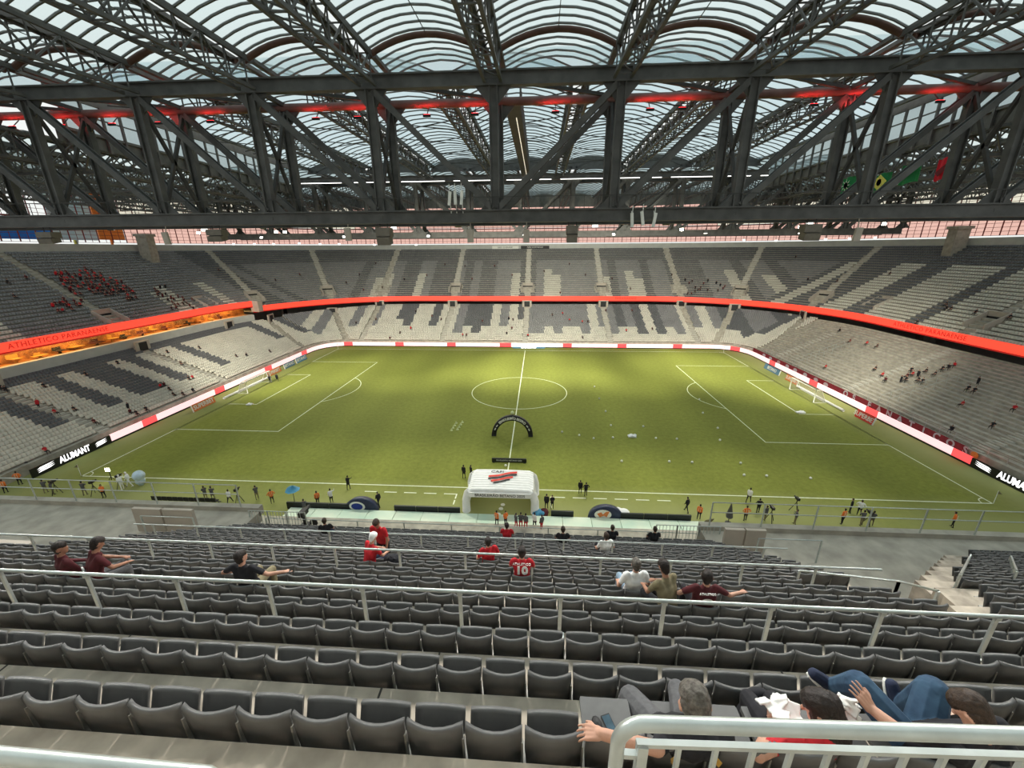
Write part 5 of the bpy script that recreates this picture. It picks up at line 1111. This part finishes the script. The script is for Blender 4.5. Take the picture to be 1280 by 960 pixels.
shr = off(nk, (.16, .02, -.06)); elr = off(shr, (.08, .10, -.24)); wr = off(wl, (.13, .02, -.02)); P += limb(shr, elr, wr, .06, .047, .033, 'SHIRT', 'skin', .5)+hand(wr, (-.5, .4, .3), (.3, 0, 1), -1, .9, 1.02)
for s in (-1, 1): k = off(hipw, (s*.10, .40, -.12)); P += limb(off(hipw, (s*.085, .02, 0)), k, (k[0], k[1]-.06, rz(1)+.09), .095, .07, .05, 'PANTS', 'PANTS')+foot((k[0], k[1]-.12, rz(1)+.09), (0, 1, 0))
me = body_mesh('person', P, .0062, KEYS, 3); place(me, (0, 0, 0), 0, cols('hair', 'cloth_red', 'cloth_black', 'black', 'skin'), 'woman with long dark hair in a red shirt unwrapping food')
def crumple(name, c, w, l, h, label, cat, seed, n=9):
    rs = random.Random(seed); b = MB(); c = Vector(c)
    for i in range(n):
        a = c+Vector((rs.uniform(-w, w)/2, rs.uniform(-l, l)/2, rs.uniform(-h, h)/2)); R = Euler((rs.uniform(-.7, .7), rs.uniform(-.7, .7), rs.uniform(0, 3))).to_matrix(); b.box(a, (w*.55, l*.55, .016), R)
    b.box(c, (w*.5, l*.5, h*.4)); o = ob(name, b, 'paper', None, False); fuse(o, .009, 1); return tag(o, label, cat)
crumple('food_wrapper', J(976, 884, yb1+.36), .22, .16, .07, 'crumpled white paper food wrapper held by the woman in red', 'wrapper', 3)
q = ony(1064, 884, yb1+.36); o = crumple('paper_bag', q, .14, .12, .12, 'crumpled white paper bag between the woman in red and the man in jeans', 'bag', 5)
q = ony(948, 872, ry(2)-.14); b = MB().ball((q.x, q.y, q.z-.08), .15, 10, 8, sc=(1.0, .65, 1.2)).ball((q.x-.04, q.y, q.z-.26), .12, 10, 8).ball((q.x-.06, q.y, rz(1)+.09), .09, 10, 8).tube([(q.x-.04, q.y, q.z-.26), (q.x-.06, q.y, rz(1)+.09)], .09, 8).tube([(q.x-.12, q.y-.04, q.z-.2), (q.x-.2, q.y-.08, rz(1)+.02), (q.x-.12, q.y-.05, rz(1)+.02)], .012, 6); o = ob('handbag', b, 'cloth_black', None, True); fuse(o, .016); tag(o, 'black handbag hanging against the seats before the woman in red', 'bag')
# young man with his legs up
hd = J(1213, 887, yb1+.16); hipy = (ony(1150, 925, yb1+.28).x, yb1+.28, rz(1)+.54); nk = off(hd, (.03, -.09, -.14)); ch = tuple((Vector(hipy)+Vector(nk))/2+Vector((.04, -.06, .03)))
P = torso(hipy, ch, nk, .17, s=1.08, sd=(.8, .25, .35))+[(nk, hd, .058, .052, 'skin')]+head(hd, .65, -.75, s=1.0)
ka = J(1074, 856, yb1+.56); fa = J(1040, 858, ry(2)-.06); P += limb(off(hipy, (-.09, .03, .0)), ka, fa, .125, .105, .062, 'PANTS', 'PANTS')+foot(off(fa, (0, 0, .03)), (-.85, .2, .6), 1.25)
kb = J(1166, 864, yb1+.50); fb = J(1124, 884, ry(2)-.14); P += limb(off(hipy, (.06, .05, .0)), kb, fb, .13, .112, .062, 'PANTS', 'PANTS')+foot(off(fb, (0, 0, .03)), (-.2, .45, .9), 1.25)
shl = off(nk, (-.18, .04, -.07)); wl = J(1089, 886, yb1+.30); ell = J(1124, 914, yb1+.16); P += limb(shl, ell, wl, .064, .05, .036, 'SHIRT', 'skin', .7)+hand(wl, Vector(J(1072, 862, yb1+.37))-Vector(wl), (.1, -.6, .8), 1, .2, 1.15)
wr = J(1194, 903, yb1+.48); shr = off(nk, (.19, 0, -.09)); elr = off(shr, (.02, .16, -.26)); P += limb(shr, elr, wr, .062, .048, .035, 'SHIRT', 'skin', .7)+hand(wr, (-.5, .5, .3), (.4, 0, .9), -1, .7, 1.)
me = body_mesh('person', P, .0062, KEYS, 3); yman = place(me, (0, 0, 0), 0, cols('hair_brown', 'cloth_black', 'jeans', 'cloth_navy', 'skin'), 'young man in blue jeans lounging with his feet up on the seats in front')
for f, d in ((fa, Vector((-.85, .2, .6))), (fb, Vector((-.2, .45, .9)))):
    d = d.normalized(); c = Vector(f)+d*.07; sd = d.cross(Vector((0, 0, 1))).normalized(); n_ = sd.cross(d).normalized()
    b = MB(); N = 14; k = 0
    for zz in (-.062, -.040):
        for i in range(N): an = 2*PI*i/N; b.v.append(tuple(c+d*(.15*math.cos(an))+sd*(.056*math.sin(an))+n_*zz))
    b.f = [tuple(reversed(range(N))), tuple(range(N, 2*N))]+[(i, (i+1) % N, N+(i+1) % N, N+i) for i in range(N)]; b.m = [0]*len(b.f); ob('shoe_sole', b, 'white', yman)
q = J(1184, 884, yb1+.46); t = thing('phone', 'phone with a pale lit picture held by the man in jeans', 'phone', q, rz=.2)
ob('body', MB().box((0, 0, 0), (.085, .17, .01), Euler((.7, 0, 0)).to_matrix()), 'black', t, world=False); ob('screen', MB().box((0, -.004, .006), (.074, .095, .003), Euler((.7, 0, 0)).to_matrix()), mat('screen_lit', (.8, .55, .4), .4, emit=.5, emit_c=(1., .72, .55)), t, world=False)
# ---- people along the pitch side
V3 = .05
st = {k: BODY('st_'+k, p, V3) for k, p in dict(a=standing(.06), b=standing(.3, 'down', .06), c=standing(.05, 'cross'), d=standing(.08, 'camera'), e=standing(.05, 'hip'), f=standing(.1, 'wave', .1), g=standing(.05, 'down', .0, False)).items()}
ORANGE = cols('hair', 'orange', 'cloth_black'); BLK = cols('hair', 'cloth_black', 'cloth_black'); WHT = cols('hair', 'cloth_white', 'cloth_black'); GRY = cols('hair', 'cloth_grey', 'cloth_olive')
def crowd(lst, label, group, cl, z=0.):
    for i, (u, v, k) in enumerate(lst):
        q = onz(u, v, z); o = place(st[k], (q.x, q.y, z), random.uniform(-1, 1)+(PI if k == 'c' else 0), cl, label, group, random.uniform(.97, 1.05))
        if cl is ORANGE:
            for s in (-1, 1): e = ob('vest_stripe', MB().box((s*.09, -.125, 1.2), (.03, .03, .42)), 'vest_stripe', o); e.matrix_parent_inverse = Matrix()
crowd([(26, 606, 'e'), (8, 616, 'a'), (131, 622, 'c'), (341, 629, 'e'), (398, 631, 'a'), (873, 649, 'a'), (931, 651, 'e'), (1052, 655, 'a'), (1190, 659, 'f')], 'steward in an orange vest standing by the near touchline', 'stewards in orange along the near side', ORANGE)
crowd([(621, 657, 'a'), (632, 657, 'c')], 'steward in an orange vest standing before the white tunnel', 'stewards at the tunnel', ORANGE, .3)
crowd([(436, 612, 'f'), (474, 633, 'b'), (725, 617, 'a'), (732, 620, 'e'), (858, 640, 'b'), (580, 598, 'a'), (589, 597, 'a'), (947, 641, 'e'), (683, 636, 'a'), (690, 636, 'c'), (1062, 641, 'a')], 'person in black standing near the touchline', 'people in black near the touchline', BLK)
crowd([(107, 619, 'd'), (67, 618, 'd'), (58, 616, 'd'), (322, 624, 'd'), (956, 650, 'd'), (993, 656, 'd'), (1076, 657, 'd'), (1088, 657, 'd'), (258, 624, 'd'), (267, 625, 'd'), (382, 642, 'd'), (37, 590, 'a'), (64, 577, 'e')], 'photographer in dark clothes at the edge of the pitch', 'photographers along the near side', GRY)
crowd([(288, 629, 'b'), (415, 629, 'f'), (935, 628, 'b'), (1073, 644, 'e'), (668, 660, 'a')], 'person in a white top beside the near touchline', 'people in white near the touchline', WHT)
crowd([(645, 660, 'a'), (651, 660, 'e'), (657, 661, 'a'), (677, 662, 'a')], 'person in dark clothes gathered beside the tunnel entrance', 'people gathered beside the tunnel', cols('hair', 'cloth_grey', 'cloth_red'), .3)
crowd([(338, 479, 'e'), (347, 477, 'a')], 'person in black standing by the left goal', 'people by the left goal', BLK)
# tripods, cameras, umbrellas, bags
def tripod(u, v, label, h=1.5, cam=True, group='camera tripods by the touchline'):
    q = onz(u, v, 0); t = thing('camera_tripod', label, 'tripod', (q.x, q.y, 0), group)
    for k in range(3): an = k*2.094+.4; ob('leg', MB().bar((q.x, q.y, h*.8), (q.x+.5*math.cos(an), q.y+.5*math.sin(an), 0), .045), 'black', t)
    ob('column', MB().bar((q.x, q.y, h*.75), (q.x, q.y, h), .06), 'black', t); ob('camera', MB().box((q.x, q.y, h+.12), (.24, .5, .26)).tube([(q.x, q.y+.2, h+.12), (q.x, q.y+.5, h+.12)], .08, 8), 'black', t)
for u, v in [(120, 618), (299, 628), (962, 652), (993, 640), (1083, 658), (72, 617), (152, 610)]: tripod(u, v, 'black camera tripod standing by the near touchline')
q = onz(382, 657, .45); t = thing('broadcast_camera', 'large black broadcast camera on a wheeled mount at the near side', 'camera', (q.x, q.y, .45)); ob('pedestal', MB().tube([(q.x, q.y, .45), (q.x, q.y, 1.65)], .16, 10).tube([(q.x, q.y, .45), (q.x, q.y, .63)], .45, 12), 'black', t); ob('camera_body', MB().box((q.x, q.y, 1.95), (.5, 1.0, .5)).tube([(q.x, q.y+.5, 1.95), (q.x, q.y+1.1, 1.95)], .18, 10), 'black', t); ob('wheel', MB().tube([(q.x+.9, q.y-.04, .85), (q.x+.9, q.y+.04, .85)], .4, 14), 'black', t)
q = onz(369, 630, 0); t = thing('umbrella', 'small light blue umbrella held up by the near touchline', 'umbrella', (q.x, q.y, 0)); ob('canopy', MB().tube([(q.x, q.y, 1.75), (q.x, q.y, 2.0), (q.x+.1, q.y, 2.3)], [.75, .5, .03], 8), 'blue', t, True); ob('pole', MB().bar((q.x, q.y, 0), (q.x, q.y, 2.2), .04), 'steel_mid', t)
q = onz(910, 654, 0); t = thing('umbrella', 'closed dark green umbrella standing upright at the near side', 'umbrella', (q.x, q.y, 0)); ob('canopy', MB().tube([(q.x, q.y, .7), (q.x, q.y, .9), (q.x, q.y, 2.3)], [.3, .34, .04], 8), 'cloth_grey', t, True); ob('pole', MB().bar((q.x, q.y, 0), (q.x, q.y, 1.), .05), 'black', t); ob('base', MB().tube([(q.x, q.y, 0), (q.x, q.y, .12)], .3, 10), 'black', t)
bundle('equipment_bag', 776, 644, 1.3, 1.2, 'cloth_white', 'white plastic bundle beside the navy dome with the pale red badge', 'bundle', 1)
for u, v, k, lb in ((154, 612, 'f', 'figure in white with raised arm near the left corner of the pitch'), (163, 608, 'b', 'figure in white bending near the left corner of the pitch')):
    q = onz(u, v, 0); place(st[k], (q.x, q.y, 0), 1.2 if k == 'f' else 2., cols('cloth_white', 'cloth_white', 'cloth_white', 'cloth_white'), lb, None, 1.12)
q = onz(177, 606, 0); b = MB().ball((q.x, q.y, 1.25), .62, 14, 10).ball((q.x, q.y, .55), .5, 12, 8).ball((q.x, q.y, .18), .3, 10, 6); o = ob('balloon_figure', b, mat('pale_blue', (.55, .68, .80), .5, var=.25, scale=2.), None, True); fuse(o, .06); tag(o, 'round pale blue and white balloon figure near the left corner of the pitch', 'balloon figure')
bundle('ball_bag', 790, 546, 1.5, .55, 'cloth_white', 'white bag lying on the grass of the right half', 'bag', 4)
bundle('ball_bag', 1000, 516, 1.6, .5, 'cloth_white', 'white bags lying on the corner of the right goal area', 'bag', 5)
bundle('ball_bag', 312, 506, 1.2, .5, 'cloth_white', 'white bags lying on the corner of the left goal area', 'bag', 6)
bundle('cool_box', 674, 643, .9, .9, 'blue', 'blue bin beside the right leg of the tunnel', 'bin', 7); bundle('equipment_bag', 681, 643, .8, 1., 'cloth_maroon', 'dark red bag beside the blue bin at the tunnel', 'bag', 8)
q = onz(140, 600, 0); t = thing('tripod_lamp', 'bright white lamp on a stand near the left corner of the pitch', 'lamp', (q.x, q.y, 0)); ob('stand', MB().bar((q.x, q.y, 0), (q.x, q.y, 1.3), .06).bar((q.x-.4, q.y, 0), (q.x, q.y, .5), .04).bar((q.x+.4, q.y, 0), (q.x, q.y, .5), .04), 'black', t); ob('lens', MB().box((q.x, q.y-.1, 1.45), (.45, .12, .35)), 'lamp', t)
q = onz(885, 655, 0); o = tag(ob('ramp_board', MB().box((q.x, q.y, .35), (.9, .08, .7), Euler((.5, 0, .3)).to_matrix()).bar((q.x, q.y-.2, .0), (q.x, q.y, .5), .06), 'cloth_olive'), 'cream board leaning beside a steward at the near side', 'board')
# ---- small figures in the far stands
V4 = .085
far_s = [BODY('fs%d' % i, p, V4) for i, p in enumerate([seated(hands=False), seated(.15, hands=False, arms='side'), standing(.06)])]
def up_hit(u, v):
    d = ray(u, v); d = d/np.linalg.norm(d)
    for s in np.arange(60, 230, .35):
        p = CAM+d*s; qx, qy = abs(p[0])-(UX-URAD), p[1]-(UY-URAD); o = math.hypot(max(qx, 0), max(qy, 0))+min(max(qx, qy), 0)-URAD
        if o > 0:
            k = int(o/UD); 
            if k >= NU: return None
            if p[2] <= UZ0+k*UR+.5: 
                n = Vector((max(qx, 0)*(1 if p[0] > 0 else -1), max(qy, 0), 0)); n = n.normalized() if n.length else Vector((0, 1, 0)); back = (k+.97)*UD-o
                return Vector((p[0], p[1], UZ0+k*UR))+n*back, n
    return None
def low_hit(u, v):
    d = ray(u, v); d = d/np.linalg.norm(d)
    for s in np.arange(30, 200, .35):
        p = CAM+d*s
        lo, hi = 0., 1.
        def sd(t):
            l = lambda a, b: a+(b-a)*t
            x0, x1, y1, r = l(-59.5, -76.6), l(59.5, 76.3), l(73.3, 92.), l(8, 41); cx, hw = (x0+x1)/2, (x1-x0)/2
            qx, qy = abs(p[0]-cx)-(hw-r), p[1]-(y1-r); return math.hypot(max(qx, 0), max(qy, 0))+min(max(qx, qy), 0)-r, qx, qy
        if sd(0)[0] < 0: continue
        if sd(1)[0] > 0: return None
        for _ in range(14):
            m = (lo+hi)/2
            if sd(m)[0] > 0: lo = m
            else: hi = m
        k = min(NL-1, int(lo*NL)); zt_ = 7.85 if p[0] < -60 else 9.2; z = LZ0+(zt_-LZ0)*k/NL
        if p[2] <= z+.5:
            _, qx, qy = sd(lo); n = Vector((max(qx, 0)*(1 if p[0] > 0 else -1), max(qy, 0), 0)); n = n.normalized() if n.length else Vector((0, 1, 0)); return Vector((p[0], p[1], z))+n*(((k+.97)/NL-lo)*17.5), n
    return None
RED = cols('hair', 'cloth_red', 'cloth_black'); MAR = cols('hair', 'cloth_maroon', 'cloth_black')
TAKEN = []
def fan(hit, u, v, label, group, cl, kind=None):
    r = hit(u, v)
    if r is None: return
    p, n = r
    if any((p-q).length < .5 for q in TAKEN): return
    TAKEN.append(p.copy()); kind = random.choice([0, 0, 1, 0]) if kind is None else kind; rzz = math.atan2(-n.y, -n.x)-PI/2
    place(far_s[kind], tuple(p-n*(.15 if kind == 2 else 0)), rzz+random.uniform(-.3, .3), cl, label, group)
rs = random.Random(11)
def inpoly(u, v, P):
    c = False
    for (x0, y0), (x1, y1) in zip(P, P[1:]+P[:1]):
        if (y0 > v) != (y1 > v) and u < (x1-x0)*(v-y0)/(y1-y0)+x0: c = not c
    return c
def scatter(n, P, hit, label, group, cls, stand=.12):
    k = 0; us = [p[0] for p in P]; vs = [p[1] for p in P]
    while k < n:
        u, v = rs.uniform(min(us), max(us)), rs.uniform(min(vs), max(vs))
        if inpoly(u, v, P): fan(hit, u, v, label, group, rs.choice(cls), 2 if rs.random() < stand else None); k += 1
L1 = 'supporter in the dense red crowd high in the left upper stand'
scatter(75, [(70, 345), (110, 338), (128, 342), (170, 365), (178, 380), (150, 372), (95, 370)], up_hit, L1, 'red crowd in the left upper stand', [RED, MAR, MAR, BLK])
scatter(20, [(65, 386), (85, 376), (108, 380), (95, 390), (68, 391)], up_hit, 'supporter in the small red group below the dense left crowd', 'small red group in the left upper stand', [MAR, RED, MAR])
scatter(34, [(188, 366), (205, 360), (245, 378), (248, 390), (215, 388)], up_hit, 'supporter in the dark red group next to the left upper stairs', 'dark red group by the left upper stairs', [MAR, BLK, MAR])
scatter(20, [(852, 352), (885, 354), (912, 362), (880, 374), (855, 372)], up_hit, 'supporter in the dark group right of the middle of the far upper stand', 'dark group in the far upper stand', [BLK, MAR, BLK])
UPPTS = [(433, 355), (450, 345), (470, 330), (505, 352), (533, 346), (556, 333), (581, 334), (590, 350), (618, 335), (640, 346), (680, 342), (732, 346), (765, 350), (788, 362), (712, 331), (478, 360), (455, 365), (700, 368), (840, 345), (995, 322), (1010, 350), (1045, 354), (1110, 345), (1215, 395), (1258, 402), (1180, 387), (1140, 412), (1290, 420), (20, 372), (38, 352), (275, 340), (375, 345), (1185, 388), (1178, 385), (130, 352), (12, 355), (345, 352)]
for u, v in UPPTS: fan(up_hit, u, v, 'lone spectator in dark clothes in the upper stand', 'lone spectators in the upper stand', rs.choice([BLK, BLK, MAR]))
LOWPTS = [(487, 425), (513, 414), (500, 418), (540, 396), (552, 400), (578, 421), (583, 420), (603, 404), (636, 402), (641, 402), (640, 411), (633, 418), (690, 395), (703, 393), (712, 401), (728, 403), (735, 403), (728, 423), (783, 414), (815, 412), (445, 405), (470, 400), (520, 390), (660, 422), (757, 390), (790, 390),
  (92, 513), (55, 484), (70, 517), (53, 511), (122, 530), (165, 516), (150, 456), (110, 470), (205, 482), (203, 486), (239, 476), (242, 473), (160, 512), (183, 513), (214, 488), (220, 495), (228, 494), (212, 442), (252, 436), (295, 446), (310, 445), (228, 457), (62, 568), (175, 520), (10, 490), (3, 486), (246, 500), (338, 440),
  (1029, 460), (1099, 472), (1103, 477), (1091, 463), (1206, 489), (1212, 491), (1200, 507), (1268, 512), (1235, 533), (1128, 478), (1138, 470), (1134, 466), (1130, 474), (1145, 476), (1158, 465), (1175, 463), (1182, 461), (1190, 458), (1080, 432), (1094, 435), (1050, 414), (1060, 428), (1150, 479), (1166, 470), (1185, 540), (1220, 480), (1120, 480), (1135, 472), (1142, 472)]
for u, v in LOWPTS: fan(low_hit, u, v, 'lone spectator in dark clothes in the lower stand round the pitch', 'lone spectators in the lower stand', rs.choice([BLK, BLK, MAR, BLK, RED]), 2 if rs.random() < .15 else None)

# the rest of the dense crowd, joined
lowf = seated(hands=False); cb = [MB(), MB()]; k = 0; PL = [(70, 345), (110, 338), (128, 342), (170, 365), (178, 380), (150, 372), (95, 370)]
lm = far_s[0]; lv = np.zeros(len(lm.vertices)*3); lm.vertices.foreach_get('co', lv); lv = lv.reshape(-1, 3); lf = [tuple(p.vertices) for p in lm.polygons]; lmi = [p.material_index for p in lm.polygons]
cw_ = MB()
while k < 120:
    u, v = rs.uniform(65, 180), rs.uniform(336, 392)
    if not inpoly(u, v, PL): continue
    r = up_hit(u, v); k += 1
    if r is None: continue
    p, n = r
    if any((p-q).length < .5 for q in TAKEN): continue
    TAKEN.append(p.copy()); a = math.atan2(-n.y, -n.x)-PI/2; c, s = math.cos(a), math.sin(a); kk = len(cw_.v)
    cw_.v += [(p.x+c*q[0]-s*q[1], p.y+s*q[0]+c*q[1], p.z+q[2]) for q in lv]; cw_.f += [tuple(i+kk for i in f) for f in lf]; alt = 3 if rs.random() < .5 else 0; cw_.m += [(m if m < 2 else (2+(1 if alt else 0) if m == 2 else 4)) for m in lmi]
tag(ob('distant_crowd', cw_, ['skin', 'hair', 'cloth_red', 'cloth_maroon', 'cloth_black'], None, True), 'packed red supporters between the others high in the left upper stand', 'crowd', kind='stuff')
